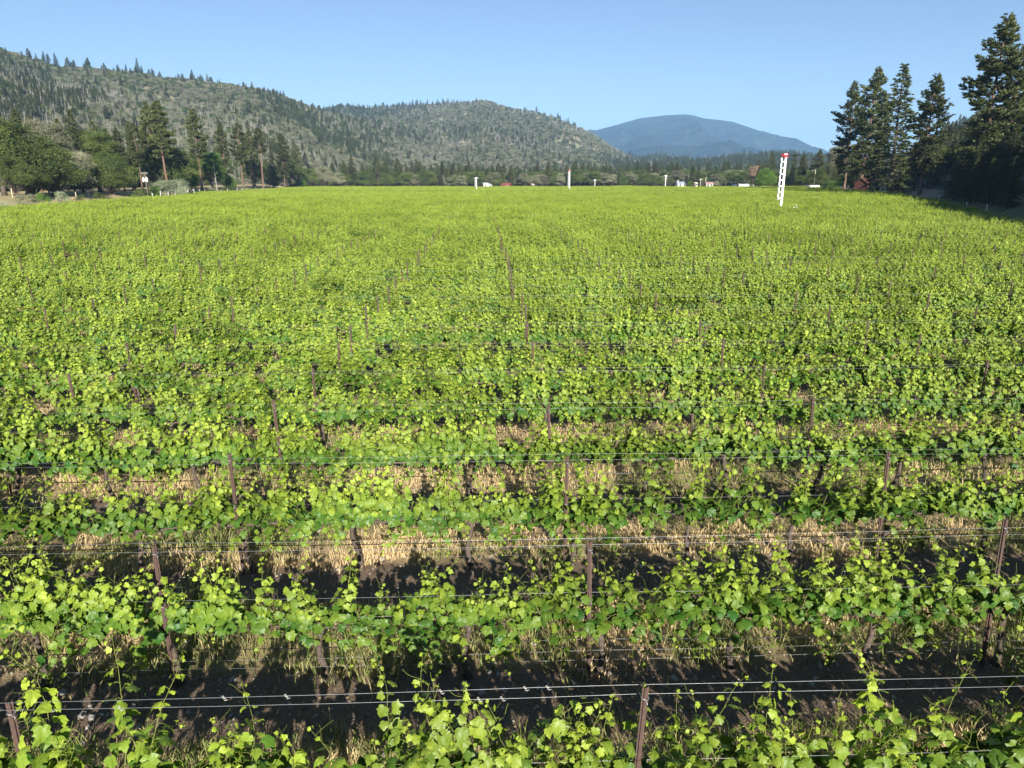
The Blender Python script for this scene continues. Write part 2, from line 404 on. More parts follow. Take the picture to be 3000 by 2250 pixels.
for y in rows:
    if any(a < y < b for a, b in GAPS): continue
    k = round((y - ROW1) / PITCHROW) + 1
    lo, hi = float(XL(y)), float(XR(y))
    reach = 1.02 * abs(y) + 14
    lo = max(lo, -reach); hi = min(hi, reach + .05 * abs(y))
    j0 = math.ceil((lo - COLX - .15) / 1.6); j1 = math.floor((hi - COLX - .15) / 1.6)
    xs = [COLX + .15 + 1.6 * j + rng.normal(0, .05) for j in range(j0, j1 + 1)]
    if 1 <= k <= 30 and total < NVINE:
        a, b = frame_x(y, .9)
        vis = [x for x in xs if a - .15 < x < b + .15]
        if total + len(vis) <= NVINE + 8:
            LAST_ROW = k
            for n, x in enumerate(vis):
                v = rng.randint(0, 6) if (k <= 3 and not (k == 2 and rng.rand() < .2)) else 6 + rng.randint(0, 8)
                if k == 3 and rng.rand() < .4: v = 6 + rng.randint(0, 8)
                rz = rng.choice([0, PI]) + rng.normal(0, .04); sc = rng.uniform(.9, 1.12); sz = rng.uniform(.88, 1.1)
                if k == 1: sz *= 1.10; v = 14 + n % 4
                lab = '%s, %s from the left in the %s row of vines' % (LOOK[v], ordinal(n + 1), ordinal(k)) if k > 1 else '%s, %s from the left in the front row of vines' % (LOOK[v], ordinal(n + 1))
                if not used[v]:
                    used[v] = True; r = PROTO[v]; r.location = (x, y, 0); r.rotation_euler = (0, 0, rz); r.scale = (1, sc, sz)
                    r['label'] = lab; r['group'] = 'grapevines in the near rows'
                else: dup(PROTO[v], (x, y, 0), (0, 0, rz), (1, sc, sz), lab, 'grapevines in the near rows')
            total += len(vis)
            xs = [x for x in xs if not (a - .15 < x < b + .15)]
    weak = vnoise(np.array(xs) / 9 if xs else np.zeros(0), np.full(len(xs), y / 6), 77)
    for x, wk in zip(xs, weak):
        if wk > .87 and rng.rand() < .6: continue
        if y > yfar(x): continue
        far_pts.append((x, y, 6 + rng.randint(0, 8), -20 < y < 70))
print('vines', total, 'last individual row', LAST_ROW, 'far', len(far_pts), used)

def scatter(name, pts, rot, scl, idx, sources, label=None, cat=None):
    me = bpy.data.meshes.new(name); pts = np.asarray(pts, float)
    me.vertices.add(len(pts)); me.vertices.foreach_set('co', pts.ravel())
    for nm, ty, val, key in (('rot', 'FLOAT_VECTOR', rot, 'vector'), ('scl', 'FLOAT_VECTOR', scl, 'vector'), ('idx', 'INT', idx, 'value')):
        a = me.attributes.new(nm, ty, 'POINT'); a.data.foreach_set(key, np.asarray(val, np.int32 if ty == 'INT' else np.float32).ravel())
    o = bpy.data.objects.new(name, me); COL.objects.link(o)
    ng = bpy.data.node_groups.new(name, 'GeometryNodeTree')
    ng.interface.new_socket('Geometry', in_out='INPUT', socket_type='NodeSocketGeometry')
    ng.interface.new_socket('Geometry', in_out='OUTPUT', socket_type='NodeSocketGeometry')
    gi = ng.nodes.new('NodeGroupInput'); go = ng.nodes.new('NodeGroupOutput'); jn = ng.nodes.new('GeometryNodeJoinGeometry')
    def na(nm, ty):
        n = ng.nodes.new('GeometryNodeInputNamedAttribute'); n.data_type = ty; n.inputs['Name'].default_value = nm; return n.outputs['Attribute']
    r = na('rot', 'FLOAT_VECTOR'); s = na('scl', 'FLOAT_VECTOR'); ix = na('idx', 'INT')
    e2r = ng.nodes.new('FunctionNodeEulerToRotation'); ng.links.new(r, e2r.inputs[0])
    for k, objs in enumerate(sources):
        cmp_ = ng.nodes.new('FunctionNodeCompare'); cmp_.data_type = 'INT'; cmp_.operation = 'EQUAL'
        ng.links.new(ix, cmp_.inputs[2]); cmp_.inputs[3].default_value = k
        for ob in (objs if isinstance(objs, (list, tuple)) else [objs]):
            oi = ng.nodes.new('GeometryNodeObjectInfo'); oi.inputs['Object'].default_value = ob; oi.inputs['As Instance'].default_value = True; oi.transform_space = 'ORIGINAL'
            ip = ng.nodes.new('GeometryNodeInstanceOnPoints')
            ng.links.new(gi.outputs[0], ip.inputs['Points']); ng.links.new(cmp_.outputs[0], ip.inputs['Selection'])
            ng.links.new(oi.outputs['Geometry'], ip.inputs['Instance']); ng.links.new(e2r.outputs[0], ip.inputs['Rotation']); ng.links.new(s, ip.inputs['Scale'])
            ng.links.new(ip.outputs[0], jn.inputs[0])
    ng.links.new(jn.outputs[0], go.inputs[0])
    md = o.modifiers.new('scatter', 'NODES'); md.node_group = ng
    tag(o, label, cat, None, 'stuff')
    return o
fp = np.array(far_pts)
nf = len(fp)
rot = np.zeros((nf, 3)); rot[:, 2] = rng.choice([0, PI], nf) + rng.normal(0, .05, nf)
vig = .80 + .42 * fbm(fp[:, 0] / 22, fp[:, 1] / 22, 31, 3)
scl = np.c_[rng.uniform(.98, 1.1, nf), rng.uniform(.9, 1.25, nf), vig * rng.uniform(.9, 1.1, nf)]
nv = len(PROTO)
idx = fp[:, 2] + np.where(fp[:, 3] > 0, nv, 0)
scatter('vineyard_rows', np.c_[fp[:, 0], fp[:, 1], gh(fp[:, 0], fp[:, 1])], rot, scl, idx,
        [[f] for f in KF] + [[f, t, s] for f, t, s in zip(KF, KT, KS)],
        'sunlit yellow green vine rows filling the valley floor behind the near rows', 'vineyard')

# ------------------------------------------------------------------ trellis posts
def post_proto():
    r = empty('trellis_post'); tag(r, 'rusty steel trellis post', 'post')
    g = Geo(); w, h, t = .048, 1.98, .006
    prof = np.array([(-w / 2, .020), (-w / 2, 0), (-.010, 0), (-.006, -.016), (.006, -.016), (.010, 0), (w / 2, 0), (w / 2, .020), (w / 2 - t, .020), (w / 2 - t, t), (.014, t), (.009, -.010), (-.009, -.010), (-.014, t), (-w / 2 + t, t), (-w / 2 + t, .020)])
    n = len(prof); zz = np.linspace(-.08, h - .08, 14)
    V = np.concatenate([np.c_[prof, np.full(n, z)] for z in zz])
    F = [(i * n + a, i * n + (a + 1) % n, (i + 1) * n + (a + 1) % n, (i + 1) * n + a) for i in range(13) for a in range(n)]
    g.add(V, F); g.F.append(np.arange(n)[None] + 13 * n); g.M.append(np.zeros(1))
    for z in np.arange(.25, 1.85, .10): g.box((w / 2 + .003, .012, z), (.008, .012, .016))
    g.obj('stake', M['rust'], r)
    for z in (1.80, 1.12):
        c = Geo(); a = np.linspace(0, 2 * PI, 13)
        c.tube(np.c_[.031 * np.cos(a), .026 * np.sin(a), z + .006 * np.sin(a * 2)], .0035, 5, cap=False)
        c.tube([(.0, -.028, z), (.02, -.035, z - .03), (.012, -.036, z - .06)], .003, 4)
        c.obj('wire_clip', M['wire'], r, True)
    return r
P0 = post_proto(); first = True; npost = 0; far_posts = []
lean_col = {}
for y in rows:
    if any(a < y < b for a, b in GAPS): continue
    k = round((y - ROW1) / PITCHROW) + 1
    lo, hi = float(XL(y)), float(XR(y)); reach = 1.02 * abs(y) + 14
    lo = max(lo, -reach); hi = min(hi, reach)
    j0 = math.ceil((lo - COLX) / POSTGAP); j1 = math.floor((hi - COLX) / POSTGAP)
    n = 0
    inside_k = 1 <= k <= 24
    a, b = frame_x(y, 1.7) if inside_k else (0, 0)
    for j in range(j0, j1 + 1):
        x = COLX + POSTGAP * j + rng.normal(0, .04 if k < 6 else .06)
        rt = (rng.normal(0, .018), rng.normal(-.005 * j if abs(j) < 4 else 0, .022), rng.normal(0, .3))
        hs = rng.uniform(.95, 1.03)
        if inside_k and a < x < b and npost < 295:
            n += 1; npost += 1
            lab = 'rusty steel trellis post, %s from the left in the %s row of vines' % (ordinal(n), 'front' if k == 1 else ordinal(k))
            if k == 1: lab = 'rusty trellis post in the front row of vines, %s from the left' % ordinal(n)
            if first:
                first = False; P0.location = (x, y, 0); P0.rotation_euler = rt; P0.scale = (1, 1, hs); P0['label'] = lab; P0['group'] = 'trellis posts of the near rows'
            else: dup(P0, (x, y - .07, 0), rt, (1, 1, hs), lab, 'trellis posts of the near rows')
        elif y < yfar(x): far_posts.append((x, y, float(gh(x, y)), *rt, hs))
fpz = np.array(far_posts)
scatter('far_trellis_posts', fpz[:, :3], fpz[:, 3:6], np.c_[np.full(len(fpz), .62), np.full(len(fpz), .62), fpz[:, 6] * .90], np.zeros(len(fpz)),
        [[c for c in kids(P0) if c.name.startswith('stake')][0]], 'thin rusty trellis posts poking above the distant vine rows', 'trellis posts')
print('posts', npost, len(far_posts))

# ------------------------------------------------------------------ wires and drip hoses
def wire_path(y, z, a, b, rg, sag=.012, dy=0.):
    j0 = math.floor((a - COLX) / POSTGAP); j1 = math.ceil((b - COLX) / POSTGAP)
    P = []
    zz = z + rg.normal(0, .012)
    for j in range(j0, j1):
        z2 = z + rg.normal(0, .014); ya = y + dy + rg.normal(0, .006)
        for q in np.linspace(0, 1, 7)[:-1]:
            P.append((COLX + POSTGAP * (j + q), ya, zz + (z2 - zz) * q - sag * 4 * q * (1 - q) + rg.normal(0, .0012)))
        zz = z2
    P.append((COLX + POSTGAP * j1, y + dy, zz))
    return np.array(P)
SPEC = [('catch_wire', 1.83, -.03, .0027, 'wire', 'upper of the two bare top wires'), ('catch_wire', 1.755, -.035, .0027, 'wire', 'lower of the two bare top wires'),
        ('foliage_wire', 1.13, -.04, .0024, 'wire', 'thin wire half hidden among leaves'), ('cordon_wire', .84, .0, .0026, 'wire', 'wire carrying the vine arms'),
        ('drip_hose', .44, .03, .0085, 'hose', 'black irrigation hose hanging under the leaves'),
        ('loose_wire', .36, -.06, .0022, 'wire', 'higher of two slack wires below the hose'), ('loose_wire', .26, -.07, .0022, 'wire', 'lowest slack wire near the ground')]
wr = np.random.RandomState(23)
topw = None
for k in range(1, 15):
    y = ROW1 + (k - 1) * PITCHROW; a, b = frame_x(y, 1.0); a -= 4; b += 4
    for i, (nm, z, dy, r, m, desc) in enumerate(SPEC):
        if k > 9 and i in (2, 3, 5, 6): continue
        r = r * (.5 if k < 3 else .38 if i != 4 else .75)
        g = Geo(); g.tube(wire_path(y, z, a, b, wr, .022 if nm == 'drip_hose' else .012, dy), r, 6, cap=True)
        o = g.obj(nm, M[m], None, True)
        tag(o, '%s, %s row of vines' % (desc, 'front' if k == 1 else ordinal(k)), 'hose' if nm == 'drip_hose' else 'wire', 'irrigation hoses' if nm == 'drip_hose' else 'trellis wires')
        if k == 1 and i < 2:        # ends of old twine left on the wire
            P = wire_path(y, z, a, b, np.random.RandomState(1), .012, dy)
            for x in wr.uniform(-3.4, 4.2, 5):
                t = Geo(); zc = np.interp(x, g.V[0][::6, 0], g.V[0][:, 2].reshape(-1, 6).mean(1)); s = np.linspace(0, 1, 10)
                t.tube(np.c_[x + .012 * np.cos(s * 14) + .03 * s, y + dy + .012 * np.sin(s * 14), zc + .006 * np.sin(s * 9) - .03 * s * (s > .5)], .0028, 4)
                t.obj('twine_knot', M['twine'], o, True)
g = Geo()
for k in range(15, 34):
    y = ROW1 + (k - 1) * PITCHROW; reach = .82 * y + 6
    for z in (1.83, 1.755): g.tube(wire_path(y, z, max(-reach, float(XL(y))), min(reach, float(XR(y))), wr), .0009, 3, cap=False)
tag(g.obj('far_trellis_wires', M['wire']), 'fine pale wires stretched above the farther vine rows', 'wires', None, 'stuff')

# ------------------------------------------------------------------ grass, weeds, stones between the near rows
gr = np.random.RandomState(41)
g = Geo()
def blades(n, y0, y1, hmul, keepf):
    Y = gr.uniform(y0, y1, n); X = gr.uniform(-1, 1, n) * (.80 * y1 + 2.5)
    ok = np.abs(X) < .80 * Y + 2.5; X = X[ok]; Y = Y[ok]
    d = np.abs(((Y - ROW1 + .38 + PITCHROW / 2) % PITCHROW) - PITCHROW / 2)
    pt = fbm(X / 1.1, Y / .8, 9, 3); pr = fbm(X / .5, Y / .5, 19, 2)
    dens = sstep((d + (pt - .5) * 1.1 - .38) / .35) * (.35 + .65 * sstep((pr - .3) / .3)) + .16 * (pr > .66)
    ok = gr.rand(len(X)) < dens; X = X[ok]; Y = Y[ok]; pt = pt[ok]; d = d[ok]; m = len(X)
    gn = sstep((fbm(X / 1.6, Y / .9, 55, 3) - .46) / .12)
    tone = np.clip(1 - gn * gr.uniform(.5, 1., m) + gr.normal(0, .12, m), 0, 1)
    H = hmul * gr.uniform(.05, .155, m) * (1 + .5 * gn) * (.75 + .8 * pt); W = gr.uniform(.004, .0085, m) * hmul ** .5
    a = gr.uniform(0, 2 * PI, m); lean = gr.uniform(.15, .9, m); la = gr.uniform(0, 2 * PI, m)
    B = np.c_[X, Y, np.zeros(m)]; sd = np.c_[np.cos(a), np.sin(a), np.zeros(m)] * W[:, None]; ld = np.c_[np.cos(la), np.sin(la), np.zeros(m)] * (lean * H)[:, None]
    up = np.c_[np.zeros(m), np.zeros(m), H]
    V = np.stack([B - sd, B + sd, B + ld * .35 + up * .6 + sd * .8, B + ld * .35 + up * .6 - sd * .8, B + ld + up * .95], 1).reshape(-1, 3)
    i = np.arange(m)[:, None] * 5
    g.add(V, np.concatenate([i + [0, 1, 2, 3]]), np.repeat(tone, 5))
    g.F.append((i + [3, 2, 4]) + g.n - len(V)); g.M.append(np.zeros(m))
blades(110000, 3.2, 10.5, 1., 1); blades(130000, 10.5, 22, 1.15, 1); blades(120000, 22, 50, 1.5, 1)
tag(g.obj('dry_grass', M['grass']), 'mixed straw coloured and green grass in the alleys between vine rows', 'grass', None, 'stuff')
g = Geo()
oc = np.array([(1, 0, 0), (-1, 0, 0), (0, 1, 0), (0, -1, 0), (0, 0, 1), (0, 0, -1), (.7, .7, .3), (-.7, .7, .2), (.7, -.7, .2), (-.7, -.7, .3)])
ico = bpy.data.meshes.new('tmp')
import bmesh
bm = bmesh.new(); bmesh.ops.create_icosphere(bm, subdivisions=1, radius=1); iv = np.array([v.co[:] for v in bm.verts]); fi = np.array([[v.index for v in f.verts] for f in bm.faces]); bm.free()
n = 6000; Y = gr.uniform(3.5, 16, n); X = gr.uniform(-1, 1, n) * (.8 * Y + 2); dd = np.abs(((Y - ROW1 + PITCHROW / 2) % PITCHROW) - PITCHROW / 2)
ok = gr.rand(n) < np.where(dd < .7, 1, .25); X = X[ok]; Y = Y[ok]; n = len(X)
q = nrm(gr.normal(0, 1, (n, 3))); q2 = nrm(np.cross(q, gr.normal(0, 1, (n, 3))))
g.place(iv * [1, .75, .5], fi, np.c_[X, Y, np.full(n, .004)], q, q2, np.cross(q, q2), gr.gamma(2, .008, n) + .005, .5)
tag(g.obj('small_stones', M['pebble']), 'pale stones scattered on the bare soil under the vines', 'stones', None, 'stuff')

g = Geo(); n = 26000; Y = 3.5 + 16 * gr.rand(n) ** 1.6; X = gr.uniform(-1, 1, n) * (.8 * Y + 2); q = nrm(gr.normal(0, .35, (n, 3)) + [0, 0, 1]); q2 = nrm(np.cross(q, gr.normal(0, 1, (n, 3))))
g.place(np.array([(-.5, 0, 0), (0, -.3, .12), (.5, 0, .1), (.1, .32, .05)]), np.array([[0, 1, 2, 3]]), np.c_[X, Y, np.full(n, .012)], q2, np.cross(q, q2), q, gr.uniform(.015, .06, n), gr.rand(n))
tag(g.obj('leaf_litter', M['litter']), 'dry brown leaf litter and straw bits on the soil between the near rows', 'leaf litter', None, 'stuff')
def weed(x, y, h, label, grp, flower=True, w=.35):
    r = empty('weed', (x, y, 0), 0, label, 'weed', grp); rg = np.random.RandomState(int(abs(x * 100 + y * 37)))
    st = Geo(); lf = Geo(); fl = Geo()
    for i in range(16):
        a = rg.rand() * 6.28; rad = w * rg.rand() ** .6; s = np.linspace(0, 1, 7); hh = h * rg.uniform(.6, 1.1)
        P = np.c_[math.cos(a) * rad * s ** 1.2 + rg.normal(0, .01, 7), math.sin(a) * rad * s ** 1.2 + rg.normal(0, .01, 7), hh * s]
        st.tube(P, .003 * (1 - .6 * s), 4, tone=.3, cap=False)
        nl = 9; pp = P[rg.randint(1, 6, nl)]; o = nrm(rg.normal(0, 1, (nl, 3))); nn = nrm(np.cross(o, rg.normal(0, 1, (nl, 3))))
        tp = np.array([(-.12, 0, 0), (.12, 0, 0), (.16, .5, .03), (0, 1, -.1), (-.16, .5, .03)])
        lf.place(tp, np.array([[0, 1, 2, 3, 4]]), pp, np.cross(o, nn), o, nn, rg.uniform(.05, .1, nl), rg.uniform(0, .6, nl))
        if flower:
            nl = 3; o = nrm(rg.normal(0, 1, (nl, 3))); nn = nrm(np.cross(o, rg.normal(0, 1, (nl, 3))))
            fl.place(iv * [1, 1, .6], fi, P[-1] + rg.normal(0, .03, (nl, 3)), o, np.cross(nn, o), nn, .011, rg.rand(nl))
    st.obj('stem', M['vine_stem'], r); lf.obj('leaves', M['weed_leaf'], r)
    if flower: fl.obj('flower_heads', M['flower'], r)
for xd, yd, h, lab in ((430, 1330, .85, 'weed with tiny pale flowers behind the second row post on the left'), (120, 1160, .8, 'flowering weed in the gap at the left of the third row'),
                       (1990, 1190, .7, 'bushy grey green weed under the third row on the right'), (2180, 1490, .8, 'tall dark weed at the right end behind the front row'),
                       (240, 1330, .6, 'green weed under leaves near the left end of the second row'), (1790, 1440, .75, 'pale feathery grass clump right of the middle behind the front row')):
    x, y = on_plane(xd, yd, .0 if h < 2 else 0); weed(x, y, h, lab, 'weeds among the near rows', 'flower' in lab)


# ------------------------------------------------------------------ tree prototypes (metres, ~10 m basis scaled on placing)
def needle_tuft(rg, n=11):
    P = []; F = []
    for i in range(n):
        d = rg.normal(0, 1, 3); d[2] = abs(d[2]) * .6; d[1] = abs(d[1]) + .4; d /= np.linalg.norm(d)
        s = np.cross(d, rg.normal(0, 1, 3)); s /= np.linalg.norm(s); L = rg.uniform(.6, 1.1); w = .13
        b = len(P); P += [-s * w * .4, s * w * .4, d * L * .6 + s * w, d * L, d * L * .6 - s * w]; F.append((b, b + 1, b + 2, b + 3, b + 4))
    return np.array(P), np.array(F)
def conifer(seed, H, crown0, wid, style, dens=1.0, bend=.01):
    rg = np.random.RandomState(seed); tr = Geo(); lm = Geo(); cr = Geo()
    tpl = [needle_tuft(rg) for _ in range(4)]
    zz = np.linspace(0, 1, 16); ax = bend * H * np.sin(zz * 3.2 + seed); ay = bend * H * np.sin(zz * 2.3 + 2 * seed) * .7
    ax -= ax[0]; ay -= ay[0]
    rad = H * .0125 * (1 - zz) ** .8 + .025; rad[0] *= 1.35
    tr.tube(np.c_[ax, ay, zz * H - .1 * (zz == 0)], rad, 9)
    nb = int(H * (1 - crown0) * 6.5 * dens); pos = []; dr = []; sz = []; tn = []
    gap = rg.rand(400)
    for i in range(nb):
        u = (i + rg.rand()) / nb; z = crown0 + (1 - crown0) * u
        az = rg.rand() * 2 * PI if style != 'fir' else i * 2.4 + rg.normal(0, .4)
        if style == 'fir': prof = (1 - u) ** .85 * min(1, .55 + u * 4)
        elif style == 'pine': prof = (.30 + .70 * (1 - u) ** .7) * (.6 + .4 * min(1, u * 3)) * (1 - u ** 8)
        else: prof = (.22 + .78 * (1 - u) ** .75) * (.5 + .5 * min(1, u * 3.5)) * (.55 + .9 * vnoise(az * .9, z * 14, seed)) * (1 - u ** 10)
        prof *= .62 + .7 * float(vnoise(az * 1.1 + 3, z * 9, seed + 5))
        L = wid * H * prof * rg.uniform(.7, 1.15)
        if L < .25: L = .25
        el = (.55 * u - .12) if style == 'fir' else (.75 * u - .12 + rg.normal(0, .12))
        droop = (.28 if style == 'fir' else .16) * (1 - u * .6)
        s = np.linspace(0, 1, 6); h = np.array([math.cos(az), math.sin(az)])
        hor = s * L; ver = L * (math.sin(el) * s - droop * s ** 2 + (.14 * s ** 3 if style != 'fir' else .05 * s ** 3))
        bx = np.interp(z, zz, ax); by = np.interp(z, zz, ay)
        P = np.c_[bx + h[0] * hor, by + h[1] * hor, z * H + ver] + np.c_[rg.normal(0, .02, (6, 2)) * L * .6 * s[:, None], np.zeros(6)]
        lm.tube(P, (.012 + .010 * L) * (1 - .85 * s), 4, cap=False)
        nt_ = max(3, int(L / .22 * (1.0 if style == 'fir' else 1.15)))
        for j in range(nt_):
            q = (.25 if style == 'fir' else .42) + (.75 if style == 'fir' else .6) * (j + rg.rand()) / nt_
            q = min(q, 1); b = np.array([np.interp(q, s, P[:, c]) for c in range(3)])
            side = rg.normal(0, 1) * L * .24 * (1.15 - q) + rg.normal(0, .10)
            b = b + np.array([-h[1], h[0], 0]) * side + np.array([0, 0, rg.normal(0, .07 if style == 'fir' else .16) * (1 if style == 'fir' else 1.2) - abs(side) * (.15 if style == 'fir' else 0)])
            pos.append(b); d = np.array([h[0] - h[1] * side * .8, h[1] + h[0] * side * .8, rg.uniform(-.45, .05) if style == 'fir' else rg.uniform(-.1, .9)]); dr.append(d)
            sz.append(rg.uniform(.42, .72) * (1.0 if style == 'fir' else 1.08)); tn.append(np.clip(.35 + .35 * rg.normal() * .6 + .3 * (q - .6), 0, 1))
    if style == 'pine':
        for i in range(14):                # dead lower branches
            z = crown0 * rg.uniform(.45, 1.0); az = rg.rand() * 6.28; L = rg.uniform(.5, 1.6); s = np.linspace(0, 1, 4)[:, None]
            lm.tube(np.array([np.interp(z, zz, ax), np.interp(z, zz, ay), z * H]) + s * np.array([math.cos(az), math.sin(az), -.15]) * L, .022 * (1 - .7 * s[:, 0]), 4)
    pos = np.array(pos); dr = nrm(np.array(dr)); sz = np.array(sz); tn = np.array(tn)
    up = np.array([0, 0, 1.]); X = nrm(np.cross(dr, up)); Z = np.cross(X, dr); w = rg.randint(0, 4, len(pos))
    for k in range(4):
        m = w == k; cr.place(tpl[k][0], tpl[k][1], pos[m], X[m], dr[m], Z[m], sz[m], tn[m])
    return tr, lm, cr
def leafy(seed, H, W, lobes, clumps, leaf, base=.25, trunkr=None, stems=1):
    rg = np.random.RandomState(seed); tr = Geo(); lm = Geo(); cr = Geo()
    trunkr = trunkr or H * .028
    P = np.array([(0, 0, -.1), (rg.normal(0, .015) * H, rg.normal(0, .015) * H, H * base * .5), (rg.normal(0, .03) * H, rg.normal(0, .03) * H, H * base * 1.25)])
    tr.tube(P, [trunkr * 1.3, trunkr, trunkr * .8], 8)
    pos = []; ton = []; nor = []
    for i in range(lobes):
        u = (i + .5) / lobes; az = i * 2.4 + rg.normal(0, .3)
        z = H * (base + .08 + (.86 - base) * rg.uniform(.1, 1) ** .8); rel = (z / H - base) / (1 - base)
        rr = W / 2 * math.sqrt(max(.08, 1 - (rel - .35) ** 2 / .5)) * rg.uniform(.35, .85)
        c = np.array([math.cos(az) * rr, math.sin(az) * rr, z]); R_ = W * rg.uniform(.13, .22); Rz = R_ * rg.uniform(.6, .9)
        s = np.linspace(0, 1, 6)[:, None]; mid = np.array([0, 0, -.12 * H]) * (s * (1 - s) * 2)
        lm.tube(P[-1] * (1 - s) + c * s + mid + rg.normal(0, .05 * R_, (6, 3)) * (s * (1 - s) * 4), trunkr * (.5 - .42 * s[:, 0]), 5, cap=False)
        n = clumps; d = nrm(rg.normal(0, 1, (n, 3))); d[:, 2] = np.where(d[:, 2] < -.4, -d[:, 2] * .6, d[:, 2]); q = rg.rand(n) ** .35
        pp = c + d * q[:, None] * np.array([R_, R_, Rz]) * (.8 + .45 * vnoise(d[:, 0] * 3 + i, d[:, 1] * 3 + d[:, 2] * 2, seed)[:, None])
        pos.append(pp); nor.append(d + rg.normal(0, .5, (n, 3)) + [0, 0, .35]); lt = rg.normal(0, .2); ton.append(np.clip(.45 + lt + rg.normal(0, .2, n), 0, 1))
    pos = np.concatenate(pos); nor = nrm(np.concatenate(nor)); ton = np.concatenate(ton); n = len(pos)
    tp = []; F = []
    for i in range(7):
        o = rg.normal(0, 1, 3) * [.9, .9, .35]; a = nrm(rg.normal(0, 1, 3) * [1, 1, .4]); b_ = nrm(np.cross(a, rg.normal(0, .5, 3) + [0, 0, 1]))
        k = len(tp); L = rg.uniform(.45, .75); tp += [o - a * L * .5, o + b_ * L * .32, o + a * L * .55, o - b_ * L * .32]; F.append((k, k + 1, k + 2, k + 3))
    X = nrm(np.cross(nor, rg.normal(0, 1, (n, 3)))); Y = np.cross(nor, X)
    cr.place(np.array(tp), np.array(F), pos, X, Y, nor, leaf * rg.uniform(.7, 1.3, n), ton)
    return tr, lm, cr
def snag(seed, H):
    rg = np.random.RandomState(seed); tr = Geo(); lm = Geo(); zz = np.linspace(0, 1, 8)
    tr.tube(np.c_[.02 * H * np.sin(zz * 3 + seed), .02 * H * np.sin(zz * 2), zz * H], H * .014 * (1 - zz * .85) + .02, 6)
    for i in range(34):
        z = rg.uniform(.25, .98); az = rg.rand() * 6.28; L = H * .13 * (1.1 - z) * rg.uniform(.4, 1.3) + .2; s = np.linspace(0, 1, 4)[:, None]
        p = np.array([.02 * H * math.sin(z * 3 + seed), .02 * H * math.sin(z * 2), z * H]) + s * np.array([math.cos(az), math.sin(az), rg.uniform(-.2, .5)]) * L
        lm.tube(p, .05 * (1 - .7 * s[:, 0]), 4)
    tr.V += lm.V; tr.F += [f + tr.n for f in lm.F]; tr.M += lm.M; tr.T += lm.T; tr.n += lm.n
    return tr, None, None
BARK = {'fir': 'fir_bark', 'pine': 'bark', 'rag': 'bark', 'oak': 'fir_bark', 'snag': 'grey_wood'}
PRO = {}
def tree_proto(key, geos, bark, leaf, H, cat='tree'):
    PRO[key] = dict(geos=geos, bark=bark, leaf=leaf, H=H, root=None, cat=cat, mesh=None)
tree_proto('fir', conifer(1, 24, .10, .19, 'fir', 1.15), 'fir_bark', 'needles', 24)
tree_proto('fir_broad', conifer(2, 24, .06, .235, 'fir', 1.2), 'fir_bark', 'needles', 24)
tree_proto('pine', conifer(3, 25, .42, .15, 'pine', 1.25, .012), 'bark', 'needles', 25)
tree_proto('pine_full', conifer(4, 25, .20, .17, 'pine', 1.35, .008), 'bark', 'needles', 25)
tree_proto('pine_ragged', conifer(5, 25, .17, .165, 'rag', 1.35, .014), 'bark', 'needles', 25)
tree_proto('pine_tall', conifer(6, 25, .60, .12, 'pine', 1.4, .006), 'bark', 'needles', 25)
tree_proto('oak', leafy(7, 11, 11, 34, 120, .36, .10), 'fir_bark', 'oak_leaf', 11)
tree_proto('oak_round', leafy(8, 10, 12, 38, 120, .36, .05), 'fir_bark', 'oak_leaf', 10)
tree_proto('oak_tall', leafy(9, 14, 9, 34, 120, .36, .18), 'fir_bark', 'oak_leaf', 14)
tree_proto('shrub', leafy(10, 3, 5.2, 22, 60, .17, .04, .05), 'grey_wood', 'oak_leaf', 3, 'bush')
tree_proto('shrub_low', leafy(12, 1.6, 6, 20, 50, .15, .04, .03), 'grey_wood', 'oak_leaf', 1.6, 'bush')
tree_proto('dead_tree', snag(13, 16), 'grey_wood', None, 16)
tree_proto('dead_slim', snag(14, 13), 'grey_wood', None, 13)
KIND = {'fir': 'fir_tree', 'fir_broad': 'fir_tree', 'pine': 'pine_tree', 'pine_full': 'pine_tree', 'pine_ragged': 'pine_tree', 'pine_tall': 'pine_tree', 'oak': 'oak_tree',
        'oak_round': 'oak_tree', 'oak_tall': 'oak_tree', 'shrub': 'bush', 'shrub_low': 'bush', 'dead_tree': 'dead_tree', 'dead_slim': 'dead_tree'}
def place(key, xyz, H, label, group=None, leaf=None, wide=1.0, rz=None):
    p = PRO[key]
    if p['mesh'] is None:
        t, l, c = p['geos']
        p['mesh'] = (t.mesh('trunk', M[p['bark']], True), l.mesh('limbs', M[p['bark']], True) if l else None, c.mesh('crown', M[p['leaf']]) if c else None)
    s = H / p['H']; r = empty(KIND[key], xyz, rng.rand() * 6.28 if rz is None else rz, label, p['cat'], group); r.scale = (s * wide, s * wide, s)
    out = []
    for nm, me in zip(('trunk', 'limbs', 'crown'), p['mesh']):
        if me is None: continue
        o = bpy.data.objects.new(nm, me); COL.objects.link(o); o.parent = r; out.append(o)
        if nm == 'crown' and leaf:
            o.material_slots[0].link = 'OBJECT'; o.material_slots[0].material = M[leaf]
    if p['root'] is None and not leaf: p['root'] = r; p['parts'] = out
    return r
def tree(key, xd, ytop, r, label, group=None, leaf=None, wide=1.0, dh=0.0, rz=None):
    x, y, zt = at(xd, ytop, r); z0 = float(gh(x, y))
    return place(key, (x, y, z0 + dh), zt - z0 - dh, label, group, leaf, wide, rz)

